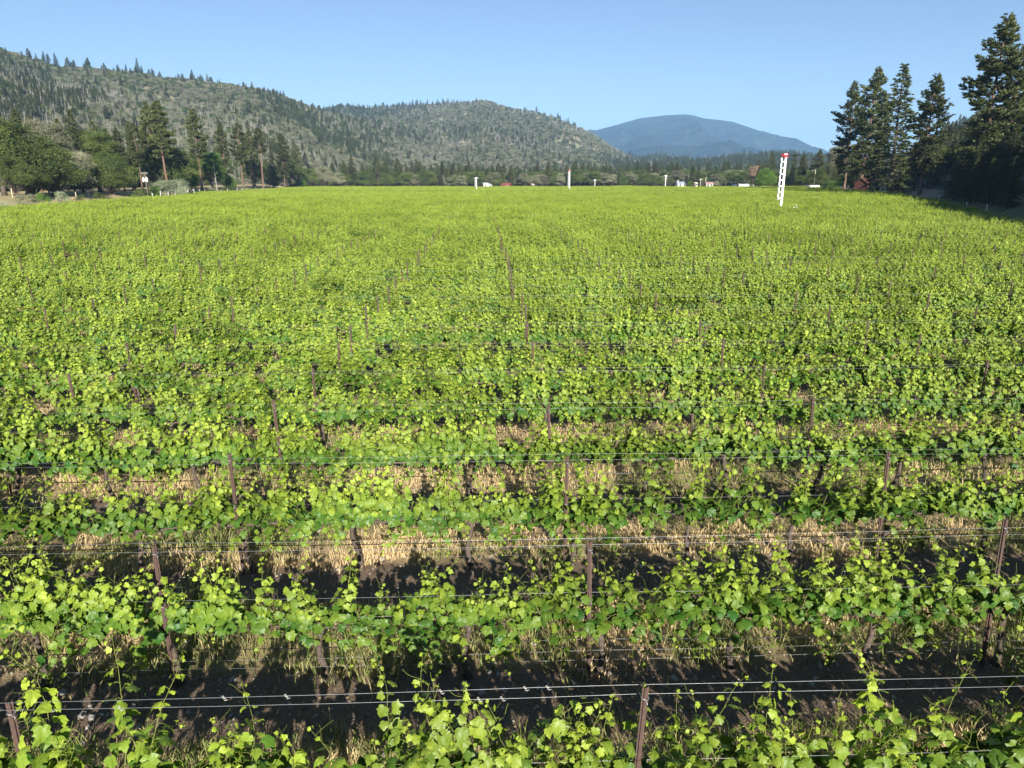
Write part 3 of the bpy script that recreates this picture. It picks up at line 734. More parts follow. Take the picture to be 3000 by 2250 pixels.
# left wood edge, near to far
T = [('oak_tall', -22, 252, 166, 'large spreading oak at the far left edge of the wood', None, 1.15),
     ('oak', 30, 268, 163, 'dark oak in deep shade just right of the big left edge oak', None, 1.1),
     ('pine_full', 33, 238, 185, 'tall pine top rising above the oaks at the far left', None, 1),
     ('dead_tree', 77, 252, 182, 'bare grey dead tree among the oaks at the far left', None, 1),
     ('oak_tall', 92, 262, 178, 'thin crowned grey green oak beside the bare grey tree', 'olive_leaf', 1.0),
     ('fir_broad', 152, 236, 186, 'broad conical fir standing above the two round oaks on the left', None, 1.05),
     ('oak_round', 98, 318, 160, 'wide low oak behind the small silvery bush', None, 1.1),
     ('oak', 150, 330, 168, 'rounded oak with dark shaded right flank, left of the utility pole wood', 'olive_leaf', 1.0),
     ('oak_tall', 196, 282, 188, 'mid height oak between the broad fir and the double topped pine', None, 1.1),
     ('oak_round', 234, 340, 176, 'big round dark green oak in front, left of the utility pole', None, 1.2),
     ('pine_full', 250, 278, 196, 'bushy pine just left of the thin leaning pine', None, 1),
     ('pine', 288, 266, 200, 'thin pine with bare lower trunk above the utility pole', None, .9),
     ('oak_tall', 322, 318, 214, 'shaded oak behind the trunk of the tallest left pine', None, 1.2),
     ('pine_full', 316, 222, 216, 'left stem of the double topped tallest pine on the left', None, 1.05),
     ('pine', 340, 219, 212, 'tallest pine on the left, bare pinkish trunk above the large silvery bush', None, 1.15),
     ('oak', 370, 322, 225, 'dark oak right of the tallest left pine', None, 1.1),
     ('oak_round', 398, 366, 236, 'small bright green oak in front of the gap between two tall pines', 'bright_leaf', .9),
     ('pine', 418, 237, 240, 'slender pine with crooked bare trunk standing alone right of the tallest pine', None, .95),
     ('oak_tall', 452, 330, 258, 'light green spreading tree with thin pale trunk between the slender pines', 'bright_leaf', 1.1),
     ('pine_full', 475, 265, 275, 'narrow pine behind the light green spreading tree', None, .85),
     ('oak_round', 497, 384, 272, 'small rounded bright green tree at the foot of the pines', 'bright_leaf', .8),
     ('pine', 512, 268, 285, 'pine with leaning pinkish trunk, left of the one with the longest bare trunk', None, 1.1),
     ('pine_full', 535, 278, 305, 'dense pine crowded between two bare trunked pines', None, 1),
     ('pine_tall', 557, 277, 290, 'pine with the longest straight bare trunk at the vineyard edge', None, 1.25),
     ('fir', 582, 315, 330, 'short dense fir right of the longest bare trunk', None, 1.05),
     ('pine_full', 606, 290, 335, 'broad dark pine near the right end of the left wood', None, 1.05),
     ('oak_tall', 622, 345, 350, 'oak under the last dark pines of the left wood', None, 1.1),
     ('pine_full', 636, 308, 370, 'last tall pine at the right end of the left wood', None, 1),
     ('oak', 668, 365, 400, 'round oak just beyond the right end of the left wood', None, 1.1),
     ('oak_round', 648, 385, 380, 'low bright bushy tree at the end of the left wood', 'bright_leaf', 1.0),
     ('pine_full', 62, 252, 200, 'dark pine top between the bare grey tree and the left edge', None, .9), ('pine_full', 122, 258, 205, 'bushy pine left of the broad conical fir', None, .95), ('pine', 198, 262, 212, 'thin pine right of the broad conical fir', None, .9),
     ('pine_full', 228, 280, 208, 'short bushy pine above the big round dark green oak', None, .9), ('fir', 272, 262, 222, 'narrow dark fir left of the double topped pine', None, .9),
     ('oak', 20, 340, 150, 'lower oak under the large left edge oak', None, 1.0),
     ('oak_round', 60, 352, 158, 'shaded low oak at the far left behind the grass verge', None, 1.0),
     ('oak', 280, 345, 208, 'dark oak directly behind the utility pole', None, 1.1),
     ('oak', 428, 345, 262, 'dark oak behind the slender lone pine', None, 1.1),
     ('oak', 545, 350, 318, 'dark low oak between the bare pine trunks', None, 1.2),
     ('oak', 590, 362, 345, 'rounded oak below the short dense fir', None, 1.1)]
def redge(xd):
    yd = np.interp(xd, [-60, 0, 150, 300, 450, 605, 700], [451, 446, 435, 426, 415, 406, 403]); p = on_plane(xd, float(yd), 1.4); return math.hypot(*p)
RFRONT = ([0, 150, 230, 340, 413, 510, 558, 650], [150, 163, 176, 210, 238, 278, 290, 380])
def lr_(xd, r, off): return redge(xd) + off + max(-3, r - float(np.interp(xd, *RFRONT)))
for key, xd, yt, r, lab, leaf, w in T: tree(key, xd, yt, lr_(xd, r, 30 if xd < 330 else 24), lab, 'trees of the left wood', leaf, w)
B = [('shrub', 362, 392, 198, 'large round silvery bush on the left verge near the utility pole', 'silver_leaf', 1.6),
     ('shrub', 130, 416, 158, 'small silvery white bush on the left verge', 'silver_leaf', .8), ('shrub', 55, 422, 156, 'grey green bush left of the small silvery bush', 'olive_leaf', 1.2),
     ('shrub', 172, 423, 166, 'low green bush right of the small silvery bush', None, 1.0), ('shrub_low', 8, 438, 150, 'low grey bush at the far left edge of the verge', 'silver_leaf', 1.0),
     ('shrub', 395, 407, 200, 'pale low bush at the right foot of the large silvery bush', 'silver_leaf', .9), ('shrub_low', 445, 408, 238, 'first long low green bush at the foot of the pines', 'olive_leaf', 1.7),
     ('shrub_low', 480, 406, 250, 'second long low green bush at the foot of the pines', None, 1.6), ('shrub_low', 515, 406, 262, 'pale green low bush below the leaning trunk', 'olive_leaf', 1.5),
     ('shrub', 300, 411, 190, 'small green bush at the foot of the utility pole', None, .9), ('shrub', 88, 420, 160, 'bright green bush behind the verge on the far left', 'bright_leaf', .8),
     ('shrub', 330, 405, 196, 'yellowish green bush left of the large silvery bush', 'bright_leaf', .9), ('shrub', 212, 417, 168, 'small dark bush under the big round dark oak', None, .9)]
for key, xd, yt, r, lab, leaf, w in B: tree(key, xd, yt, redge(xd) + 13, lab, 'bushes on the left verge', leaf, w)

# far belt across the valley floor
BELT = [('fir', 756, 332, 505, 'tall dark fir at the left of the far belt of trees', None, 1.1), ('oak', 715, 372, 520, 'pale olive tree left of the tall dark belt fir', 'olive_leaf', 1.1),
        ('pine_full', 812, 336, 520, 'pair of bushy pines in the far belt, the left one', None, 1.1), ('pine_full', 832, 345, 525, 'pair of bushy pines in the far belt, the right one', None, 1.1),
        ('pine_tall', 815, 350, 500, 'far belt pine showing a long pale bare trunk', None, .9), ('pine', 858, 344, 520, 'pine with short bare trunk in the middle of the far belt', None, 1.15),
        ('fir_broad', 888, 346, 515, 'broad brownish fir in the middle of the far belt', None, 1.15), ('pine', 908, 352, 520, 'ragged pine right of the broad brownish fir', None, 1.0),
        ('oak', 792, 385, 500, 'yellowish rounded shrub tree at the foot of the belt pines', 'bright_leaf', .9), ('fir', 952, 350, 530, 'dark fir left of centre in the far belt', None, 1.05),
        ('fir', 975, 356, 540, 'second dark fir left of centre in the far belt', None, 1.05), ('pine_full', 1012, 350, 540, 'bushy pine above the white farm tower pair', None, 1.1),
        ('oak', 990, 378, 510, 'round olive oak behind the nearest centre wind machine', 'olive_leaf', 1.1), ('pine_full', 1076, 357, 560, 'pine rising behind the dark round tree at the centre', None, 1.0),
        ('oak_round', 1070, 376, 505, 'dark green round tree between white house and red barn', None, 1.05), ('oak', 1100, 384, 515, 'light green tree just behind the red barn', 'bright_leaf', .9),
        ('oak', 1145, 374, 545, 'greyish oak behind the small beige shed', 'olive_leaf', 1.1), ('oak', 1190, 380, 545, 'olive oak left of the tall middle wind machine', None, 1.1),
        ('oak', 1258, 378, 550, 'dark oak left of the small far wind machine', None, 1.0), ('oak_round', 1310, 383, 520, 'dark round oak right of the small far wind machine', None, 1.1),
        ('oak_round', 1346, 384, 500, 'first of three round oaks at the right of the belt', None, 1.0), ('oak_round', 1390, 380, 480, 'largest of three round oaks at the right of the belt', None, 1.15),
        ('oak_round', 1425, 383, 475, 'round oak behind the thin white wind machine at right', None, 1.0), ('oak', 1449, 386, 470, 'small dark oak left of the pale blue roof', None, .9),
        ('fir_broad', 1484, 377, 420, 'small dark conical spruce beside the pale blue roof', 'spruce_needles', 1.0), ('pine_full', 1498, 358, 450, 'left one of two tall pines behind the pale blue roof', None, 1.2),
        ('fir', 1511, 354, 452, 'right one of two tall pines behind the pale blue roof', None, 1.25), ('oak', 1490, 391, 418, 'small light green tree left of the cream box shed', 'bright_leaf', .8),
        ('oak', 1548, 377, 470, 'olive oak behind the pink roofed house', 'olive_leaf', 1.2), ('oak', 1548, 391, 415, 'small rounded light tree right of the pink roofed house', 'olive_leaf', .8),
        ('oak', 1580, 374, 450, 'green oak behind the crossarm power pole', None, 1.1), ('oak', 1605, 371, 440, 'dark oak above the long white greenhouse', None, 1.1),
        ('oak_tall', 1630, 359, 400, 'pinkish brown dead leaved tree above the white greenhouse', 'dead_leaf', .95), ('fir', 1639, 361, 385, 'dark blue green spruce beside the dead brown tree', 'spruce_needles', 1.4),
        ('oak', 1622, 395, 380, 'dark rounded shrub left of the blue green spruce', None, .7), ('fir_broad', 1671, 325, 350, 'large pointed fir left of the tall white wind machine', None, 1.0),
        ('oak_round', 1656, 367, 340, 'round green tree under the large pointed fir', 'bright_leaf', .9), ('oak', 1688, 372, 350, 'dark tree directly behind the tall white wind machine', None, 1.1),
        ('fir_broad', 1718, 330, 345, 'grey green fir right of the tall white wind machine', None, .8), ('fir_broad', 1712, 358, 320, 'dark layered spruce right of the tall white wind machine', 'spruce_needles', 1.1),
        ('pine_full', 1737, 334, 335, 'dark pine left of the pale light pole', None, 1.0), ('pine_full', 1772, 324, 335, 'tall olive pine above the round oak at the right', None, 1.2),
        ('oak_round', 1768, 366, 315, 'round green oak beside the pale light pole', 'oak_leaf', 1.0), ('fir', 1792, 338, 330, 'slim light green fir right of the tall olive pine', None, .8),
        ('oak_tall', 1815, 316, 320, 'thin greyish tree left of the tall conifer group', 'olive_leaf', .9), ('fir_broad', 1808, 343, 290, 'dense dark fir left of the tall conifer group', None, 1.15),
        ('shrub', 1830, 381, 262, 'bright green bush at the left foot of the conifer group', 'bright_leaf', 1.2), ('shrub', 1800, 393, 280, 'low green bush beside the dirt yard at right', 'bright_leaf', 1.2),
        ('oak', 1735, 380, 330, 'low oak behind the white trailer', None, 1.1)]
for key, xd, yt, r, lab, leaf, w in BELT: tree(key, xd, yt, r, lab, 'trees of the far belt', leaf, w)

# right conifer group and shaded wood
RG = [('pine_ragged', 1852, 178, 248, 'leftmost tall pine of the right conifer group, dark on its left side', None, .95), ('pine_ragged', 1892, 150, 234, 'second tall pine of the right group, with open ragged top', None, 1.05),
      ('pine_ragged', 1918, 200, 242, 'thin pine half hidden in the gap of the right group', None, .7), ('fir_broad', 1962, 138, 208, 'broadest and tallest pointed fir of the right group', None, 1.2),
      ('pine_ragged', 2026, 164, 192, 'rightmost pine of the group, long branches reaching right', None, 1.1), ('fir_broad', 1868, 262, 262, 'dense dark lower fir under the leftmost tall pines', None, 1.2),
  ('pine_ragged', 2180, 38, 165, 'huge reddish trunked pine towering at the far right', None, 1.15),
      ('pine_ragged', 2222, 100, 168, 'tall pine cut by the right edge of the view', None, 1.0), ('fir_broad', 2070, 300, 260, 'small lit fir on the slope in the gap at right', None, 1.0),
      ('oak_tall', 2052, 318, 225, 'shadowy tree filling the gap right of the conifer group', None, 1.1), ('fir_broad', 2102, 288, 195, 'dark shaded fir left of the huge right pine', None, 1.3),
      ('fir_broad', 2150, 268, 192, 'dark shaded fir under the huge right pine', None, 1.3), ('fir_broad', 2200, 262, 188, 'dark shaded fir at the right edge under the pines', None, 1.3),
      ('fir_broad', 2125, 330, 180, 'black shaded low tree beside the road at right', None, 1.1), ('fir_broad', 2185, 325, 172, 'black shaded low tree nearest the right edge', None, 1.2),
      ('oak_tall', 2078, 345, 200, 'shaded tree at the left end of the dark right wood', None, 1.2)]
for xd, yt, r, lab in ((2088, 300, 172, 'dark shaded fir at the left end of the black wood'), (2112, 278, 180, 'dark shaded fir, tall one behind the road bend'), (2138, 284, 162, 'dark shaded fir left of the reddish trunk'),
                       (2168, 276, 174, 'dark shaded fir right behind the reddish trunk'), (2197, 268, 152, 'dark shaded fir close to the right edge'), (2076, 338, 166, 'short black fir beside the marker stakes'),
                       (2112, 342, 152, 'short black fir above the shaded road'), (2152, 342, 143, 'short black fir under the reddish trunk'), (2196, 338, 133, 'short black fir nearest the right edge'),
                       (1945, 275, 226, 'dark fir filling the gap under the broadest fir'), (1990, 258, 216, 'dark fir behind the broadest and the rightmost pine of the group'), (2032, 275, 206, 'dark fir under the long reaching branches'),
                       (1862, 300, 256, 'dark low fir at the left foot of the group'), (1895, 270, 246, 'dark low fir under the open ragged top pine')):
    RG.append(('fir_broad', xd, yt + (35 if xd < 2050 else 0), r, lab, None, 1.3))
for key, xd, yt, r, lab, leaf, w in RG: tree(key, xd, yt, r, lab, 'conifers on the right', leaf, w)

# ------------------------------------------------------------------ hills and mountain
def hill(name, ridge, r0f, r1f, r2f, z0, mname, seed, rough, nu=220, nv=70, lower=0.0, shape=1.0):
    xs = [p[0] for p in ridge]; ys = [p[1] for p in ridge]
    U = np.linspace(xs[0], xs[-1], nu); ry = np.interp(U, xs, ys)
    V = np.linspace(0, 1, nv); X = np.zeros((nv, nu)); Y = X.copy(); Z = X.copy()
    for i, u in enumerate(U):
        r0, r1, r2 = (np.interp(u, *zip(*q)) if isinstance(q, list) else q for q in (r0f, r1f, r2f))
        d = ray(u, ry[i] + lower); hl = math.hypot(d[0], d[1]); zr = CAMH + d[2] / hl * r1
        r = r0 + (r2 - r0) * V; t = np.minimum((r - r0) / (r1 - r0), 1); s = (r - r1) / (r2 - r1)
        f = np.where(r <= r1, t ** shape, 1 - sstep(s) * .8)
        X[:, i] = d[0] / hl * r; Y[:, i] = d[1] / hl * r; Z[:, i] = z0 + (zr - z0) * f
    r0, r1 = (np.array([np.interp(u, *zip(*q)) if isinstance(q, list) else q for u in U])[None] for q in (r0f, r1f))
    e = np.clip(np.sin(np.clip((np.hypot(X, Y) - r0) / (r1 - r0), 0, 1) * PI), 0, 1)
    L = float(np.mean(r1 - r0)) / 5
    gul = fbm(X / L, Y / L, seed, 5) - .5; gul2 = np.abs(fbm(X / L * 1.3 + 7, Y / L * 1.3, seed + 9, 4) - .5)
    Z = Z + e * rough * (gul * 1.2 - gul2 * 1.5 - .02) - (1 - np.clip(V * 12, 0, 1))[:, None] * 6
    ii, jj = np.meshgrid(np.arange(nu - 1), np.arange(nv - 1)); b0 = (jj * nu + ii).ravel()
    g = Geo(); g.add(np.stack([X, Y, Z], -1).reshape(-1, 3), np.stack([b0, b0 + 1, b0 + nu + 1, b0 + nu], -1))
    o = g.obj(name, M[mname], smooth=True); tag(o, kind='structure')
    return X, Y, Z
def hill_mat(name, c0, c1, c2, sc):
    m, nt, out = mat(name); co = objco(nt)
    a = noise(nt, sc, 6, .65, co); b = noise(nt, sc * 7, 5, .7, co)
    c = mixc(nt, ramp(nt, a, .42, .60), c0, c1); c = mixc(nt, ramp(nt, b, .52, .68), c, c2)
    p = N(nt, 'ShaderNodeBsdfPrincipled', Roughness=1.); p.inputs['Specular IOR Level'].default_value = .055; nt.links.new(c, p.inputs['Base Color'])
    bp = N(nt, 'ShaderNodeBump', Strength=1., Distance=2.0 if sc > .005 else 45.); nt.links.new(b, bp.inputs['Height']); nt.links.new(bp.outputs[0], p.inputs['Normal'])
    nt.links.new(p.outputs[0], out.inputs[0]); M[name] = m
hill_mat('hill_ground', (.15, .155, .09), (.27, .24, .16), (.33, .28, .19), .012)
hill_mat('mountain_ground', (.014, .017, .018), (.034, .042, .030), (.070, .074, .056), .0030)
RA = [(-330, 60), (-150, 78), (0, 103), (60, 122), (130, 142), (230, 148), (300, 155), (350, 165), (430, 170), (500, 180), (560, 190), (610, 205), (660, 225), (700, 242), (774, 256), (840, 268), (904, 286), (947, 306), (984, 328), (1014, 348), (1060, 372), (1100, 396)]
RB = [(560, 262), (640, 248), (700, 234), (733, 227), (804, 230), (870, 227), (917, 223), (964, 220), (1017, 217), (1042, 212), (1064, 217), (1100, 230), (1147, 236), (1197, 250), (1247, 271), (1280, 285), (1317, 311), (1357, 334), (1401, 352), (1470, 372), (1540, 392)]
RC = [(1230, 330), (1327, 324), (1346, 336), (1374, 340), (1444, 337), (1514, 345), (1561, 339), (1596, 333), (1631, 334), (1666, 330), (1724, 332), (1760, 337), (1830, 342), (1900, 340), (2000, 335), (2200, 320), (2400, 300)]
RD = [(1080, 345), (1160, 325), (1230, 300), (1280, 283), (1327, 271), (1383, 255), (1435, 249), (1479, 246.5), (1495, 248), (1523, 256), (1556, 259), (1584, 263), (1607, 271), (1642, 283), (1689, 295), (1720, 299), (1754, 317), (1775, 320), (1799, 333), (1850, 348), (1950, 352), (2100, 340), (2300, 330)]
RE = [(1960, 372), (2010, 330), (2050, 302), (2081, 293), (2120, 285), (2212, 268), (2400, 240), (2600, 220)]
HA = hill('hill', RA, [(0, 430), (560, 470), (760, 680), (1100, 900)], [(0, 1080), (600, 1150), (1100, 1400)], [(0, 1500), (1100, 1750)], 0, 'hill_ground', 4, 26, lower=9, shape=1.0)
HB = hill('hill', RB, 950, 1900, 2500, 0, 'hill_ground', 8, 40, lower=6, shape=.95)
HC = hill('hill', RC, 900, 2300, 2900, 0, 'hill_ground', 15, 14, lower=5, shape=.9)
HD = hill('mountain', RD, 3800, 6800, 8200, 0, 'mountain_ground', 21, 340, lower=0, shape=.85, nu=300, nv=120)
HE = hill('hill', RE, 235, 520, 800, 3, 'hill_ground', 27, 8, lower=9, shape=1.0)

# woods on the hills: one mass each, copied from the valley trees
def parts(key): return PRO[key]['parts']
WOOD = [parts('fir'), parts('pine_full'), parts('oak'), parts('oak_round'), parts('dead_tree')]
if PRO['dead_slim']['root'] is None:
    tree('dead_slim', 462, 345, redge(462) + 12, 'slim bare dead tree with pale trunk between the pines', 'trees of the left wood')
olive_root = tree('oak', 700, 362, 470, 'olive grey tree where the left wood meets the far belt', 'trees of the far belt', 'olive_leaf', 1.0)
olive = kids(olive_root)
WOOD += [parts('dead_slim'), olive]
WH = np.array([24, 25, 11, 10, 16, 13, 11.])
def woods(name, H3, n, seed, dens, weights, hts, label, tmin=.02, tmax=.62, ridge=.0045):
    X, Y, Z = H3; nv, nu = X.shape; rg = np.random.RandomState(seed)
    v = rg.uniform(tmin, tmax, n) * (nv - 1); u = rg.rand(n) * (nu - 1.001); vi = v.astype(int); ui = u.astype(int); fv = v - vi; fu = u - ui
    def bl(A): return (A[vi, ui] * (1 - fu) + A[vi, ui + 1] * fu) * (1 - fv) + (A[vi + 1, ui] * (1 - fu) + A[vi + 1, ui + 1] * fu) * fv
    P = np.c_[bl(X), bl(Y), bl(Z)]
    nr = int(n * ridge); ur = rg.uniform(.02, .98, nr * 3); ur = ur[rg.rand(nr * 3) < sstep((vnoise(ur * 22, ur * 0, seed) - .38) / .3) + .12][:nr]
    uu = (ur * (nu - 1.001)).astype(int); zi = np.argmax(Z[: int(nv * .75), uu], 0) + rg.randint(-2, 2, len(uu)); RP = np.c_[X[zi, uu], Y[zi, uu], Z[zi, uu]]; RP[:, :2] += rg.normal(0, 8, (len(uu), 2)); P = np.concatenate([P, RP]); isr = np.arange(len(P)) >= n; n = len(P)
    d1 = fbm(P[:, 0] / dens, P[:, 1] / dens, seed, 4); d2 = fbm(P[:, 0] / dens * .8 + 31, P[:, 1] / dens * .8, seed + 3, 3)
    keep = rg.rand(n) < np.clip(1.25 - 1.6 * np.maximum(0, d1 - .5) * 3, .5, 1); keep |= isr; P = P[keep]; d1 = d1[keep]; d2 = d2[keep]; isr = isr[keep]; n = len(P)
    w = np.array(weights)[None] * np.ones((n, 1)); con = sstep((.58 - d1) / .2)
    w[:, 0] *= .3 + 1.6 * con; w[:, 1] *= .3 + 1.5 * con; w[:, 4] *= .3 + 2.5 * sstep((d2 - .45) / .15); w[:, 5] *= .3 + 2.5 * sstep((d2 - .45) / .15); w[:, 6] *= .5 + 1.2 * (1 - con)
    c = np.cumsum(w, 1); k = (rg.rand(n, 1) * c[:, -1:] > c).sum(1); k = np.where(isr, np.array([0, 0, 1, 4])[rg.randint(0, 4, n)], k)
    h = np.array(hts)[k] * rg.uniform(.65, 1.3, n) * np.where(isr, rg.uniform(.7, 1.4, n), 1) / WH[k]
    rt = np.zeros((n, 3)); rt[:, 2] = rg.rand(n) * 6.28; rt[:, 0] = rg.normal(0, .03, n)
    wd = np.where((k == 4) | (k == 5), 1.0, 1.2) * rg.uniform(.85, 1.2, n)
    scatter(name, P - [0, 0, .2], rt, np.c_[h * wd, h * wd, h], k, WOOD, label, 'woodland')
HT = [11, 11, 5.6, 5.2, 9.5, 8.0, 4.9]
woods('hill_woods', HA, 42000, 61, 190, [.4, .4, .8, .6, .8, .9, 4.4], HT, 'patchy forest with grey dead trunks on the left hill')
woods('hill_woods', HB, 46000, 62, 260, [.55, .5, .7, .5, 1.3, 1.6, 4.2], HT, 'patchy forest with grey dead trunks on the middle hill')
woods('hill_woods', HC, 16000, 63, 260, [1.9, 1.5, .6, .4, 2.2, 2.0, 1.4], [16, 16, 9, 8, 14, 12, 8], 'dark conifer forest on the low ridge before the blue mountain', .0, .66)
woods('hill_woods', HE, 1500, 64, 90, [1.5, 1., .8, .6, .2, .2, 2.], [13, 13, 7, 7, 8, 8, 7], 'sunlit scrub and firs on the slope behind the right wood')
# valley floor wood between the belt and the hill feet
vr = np.random.RandomState(71); n = 3400
xd = vr.uniform(560, 1840, n); rr = vr.uniform(500, 900, n); P = np.array([at(a, 400, b)[:2] + (0,) for a, b in zip(xd, rr)])
k = np.array([0, 1, 2, 3, 6, 2, 6])[vr.randint(0, 7, n)]; h = np.array([15, 15, 9, 9, 13, 11, 8.5])[k] * vr.uniform(.7, 1.2, n) / WH[k]
P[:, 2] = gh(P[:, 0], P[:, 1])
scatter('valley_woods', P, np.c_[np.zeros((n, 2)), vr.rand(n) * 6.28], np.c_[h * 1.15, h * 1.15, h], k, WOOD, 'mixed woodland band on the valley floor below the hills', 'woodland')
# wood along the left flank behind the edge trees, and the wood right of the view that shades the road
n = 520; rr = vr.uniform(170, 460, n); off = vr.uniform(38, 140, n)
P = np.c_[XL(rr) - off, rr, np.zeros(n)]; k = np.array([0, 1, 2, 3, 6, 2])[vr.randint(0, 6, n)]; h = np.array([17, 18, 11, 10, 13, 11, 10])[k] * vr.uniform(.7, 1.1, n) / WH[k]
scatter('left_woods', P, np.c_[np.zeros((n, 2)), vr.rand(n) * 6.28], np.c_[h * 1.1, h * 1.1, h], k, WOOD, 'dense woodland behind the edge trees on the left', 'woodland')
SH = []
for i in range(650):
    yv = vr.uniform(-10, 150); ov = vr.uniform(15, 70); xv = float(XR(yv)) + ov
    q = project(xv, yv, 8)
    if q and q[0] < 2300: continue
    SH.append((xv, yv, float(gh(xv, yv)), min(30, .60 * ov + 2)))
SH = np.array(SH); n = len(SH); k = vr.randint(0, 2, n); h = SH[:, 3] * vr.uniform(.85, 1.05, n) / WH[k]
scatter('roadside_wood', SH[:, :3], np.c_[np.zeros((n, 2)), vr.rand(n) * 6.28], np.c_[h * 1.3, h * 1.3, h], k, WOOD, 'tall conifer wood beside the road at right, throwing the deep shade', 'woodland')

# ------------------------------------------------------------------ road and yard on the right
def strip(name, y0, y1, off0, wdt, m, lift):
    ys = np.linspace(y0, y1, 90); V = []; nc = 5
    for yv in ys:
        for j in range(nc):
            x = float(XR(yv)) + off0 + wdt * j / (nc - 1) + 2.2 * math.sin(yv / 37.)
            V.append((x, yv, float(gh(x, yv)) + lift))
    F = [(i * nc + j, i * nc + j + 1, (i + 1) * nc + j + 1, (i + 1) * nc + j) for i in range(89) for j in range(nc - 1)]
    g = Geo(); g.add(V, F); return tag(g.obj(name, m, smooth=True), kind='structure')
strip('road', -20, 250, 13, 6, M['asphalt'], .12)
strip('dirt_track', 150, 275, 4, 8, M['dirt'], .10)

# ------------------------------------------------------------------ wind machines
def wind_machine(xd, ybase, ytop, r, label, blade_az, blade_tilt, ladder=True, red=True):
    x, y, _ = at(xd, ybase, r); z0 = 0.0
    H = at(xd, ytop, r)[2] - z0; r_ = empty('wind_machine', (x, y, z0), -YAW, label, 'wind machine', 'wind machines in the vineyard')
    g = Geo(); zz = np.array([0, .4, .41, H * .5, H - .5]); q = min(1, .45 + H / 18); g.tube(np.c_[zz * 0, zz * 0, zz], np.array([.32, .32, .215, .205, .175]) * q, 16)
    for z in (.41, H * .33, H * .66, H - .52): g.tube([(0, 0, z), (0, 0, z + .06)], .29 if z > .5 else .42, 16)
    g.obj('tower', M['white_paint'], r_, True)
    g = Geo(); g.box((0, 0, .08), (2.4, 2.4, .3)); g.obj('concrete_base', M['grey_metal'], r_)
    if ladder:
        g = Geo(); za, zb = 2.5, H - .55; xo = -.62
        for yy_ in (-.2, .2): g.box((xo, yy_, (za + zb) / 2), (.11, .06, zb - za))
        for z in np.arange(za + .1, zb, .30): g.tube([(xo, -.2, z), (xo, .2, z)], .02, 6)
        for z in np.arange(za + .25, zb, .92): g.box((xo / 2 - .08, 0, z), (abs(xo) - .1, .30, .14))
        g.obj('ladder', M['white_paint'], r_)
    g = Geo(); hx = 1.1
    a = np.linspace(-.72, .42, 7); g.tube(np.c_[a, a * 0, H - .22 + a * 0], [.14, .19, .21, .21, .19, .16, .10], 12); g.box((-.12, 0, H - .05), (.75, .42, .32)); g.box((-.1, 0, H - .5), (.42, .36, .22))
    hd = g.obj('gearbox', M['red_paint'] if red else M['white_paint'], r_, True)
    g = Geo(); g.box((-.1, -.215, H - .03), (.5, .012, .14)); g.obj('maker_plate', M['white_paint'], hd)
    ca, sa = math.cos(blade_az), math.sin(blade_az); ct, st = math.cos(blade_tilt), math.sin(blade_tilt)
    g = Geo(); hub = np.array([.62, 0, H - .18])
    dirv = np.array([ca * ct, sa * ct, st])
    for sg in (-1, 1):
        s = np.linspace(0, 1, 9); c = hub + sg * s[:, None] * 2.7 * dirv; wv = np.cross(dirv, [0, 0, 1.] if abs(st) < .9 else [1., 0, 0]); wv /= np.linalg.norm(wv); tv = np.cross(wv, dirv)
        ww = .10 + .10 * np.sin(np.clip(s * 1.3, 0, 1) * PI) * (1 - .2 * s); tw = .5 * (1 - s) * sg
        V = []
        for i in range(9):
            w_ = wv * math.cos(tw[i]) + tv * math.sin(tw[i]); n_ = np.cross(dirv, w_)
            V += [c[i] - w_ * ww[i], c[i] + n_ * .025, c[i] + w_ * ww[i], c[i] - n_ * .025]
        F = [(i * 4 + q, i * 4 + (q + 1) % 4, (i + 1) * 4 + (q + 1) % 4, (i + 1) * 4 + q) for i in range(8) for q in range(4)] + [(32, 33, 34, 35)]
        g.add(V, F)
    g.tube([hub - [.25, 0, 0], hub + [.16, 0, 0]], [.12, .07], 10)
    g.obj('propeller', M['dark_metal'] if red else M['white_paint'], r_)
    g = Geo(); g.box((1.9, 0, .95), (1.9, .9, .8)); g.box((1.9, 0, 1.39), (2.1, 1.0, .07)); g.box((.6, 0, .75), (.9, .12, .12)); g.tube([(2.5, .2, 1.4), (2.5, .2, 1.8)], .05, 8)
    for xx in (1.1, 2.7):
        for yy_ in (-.35, .35): g.box((xx, yy_, .42), (.1, .1, .5))
    en = g.obj('engine_housing', M['white_paint'], r_)
    g = Geo()
    for i in range(5): g.box((1.5 + i * .2, -.456, .95), (.12, .012, .5))
    g.obj('louvre_grille', M['dark_metal'], en)
    return r_
wind_machine(1687, 443, 333, 124, 'tallest looking white wind machine with red gearbox and ladder, standing in the vines at right', .05, .02)
wind_machine(1230, 408, 367, 318, 'white wind machine in the middle distance, blade tip raised to the right', .3, 1.0)
wind_machine(1029.5, 409, 383.5, 335, 'white wind machine left of the white farmhouse, far down the rows', .0, .0, True, False)
wind_machine(1285, 403, 388, 432, 'smallest far wind machine, white with a short cross blade', .0, .15, False, False)
wind_machine(1437, 404, 379, 400, 'plain white wind machine before the round oaks, blade upright', .0, 1.3, False, False)

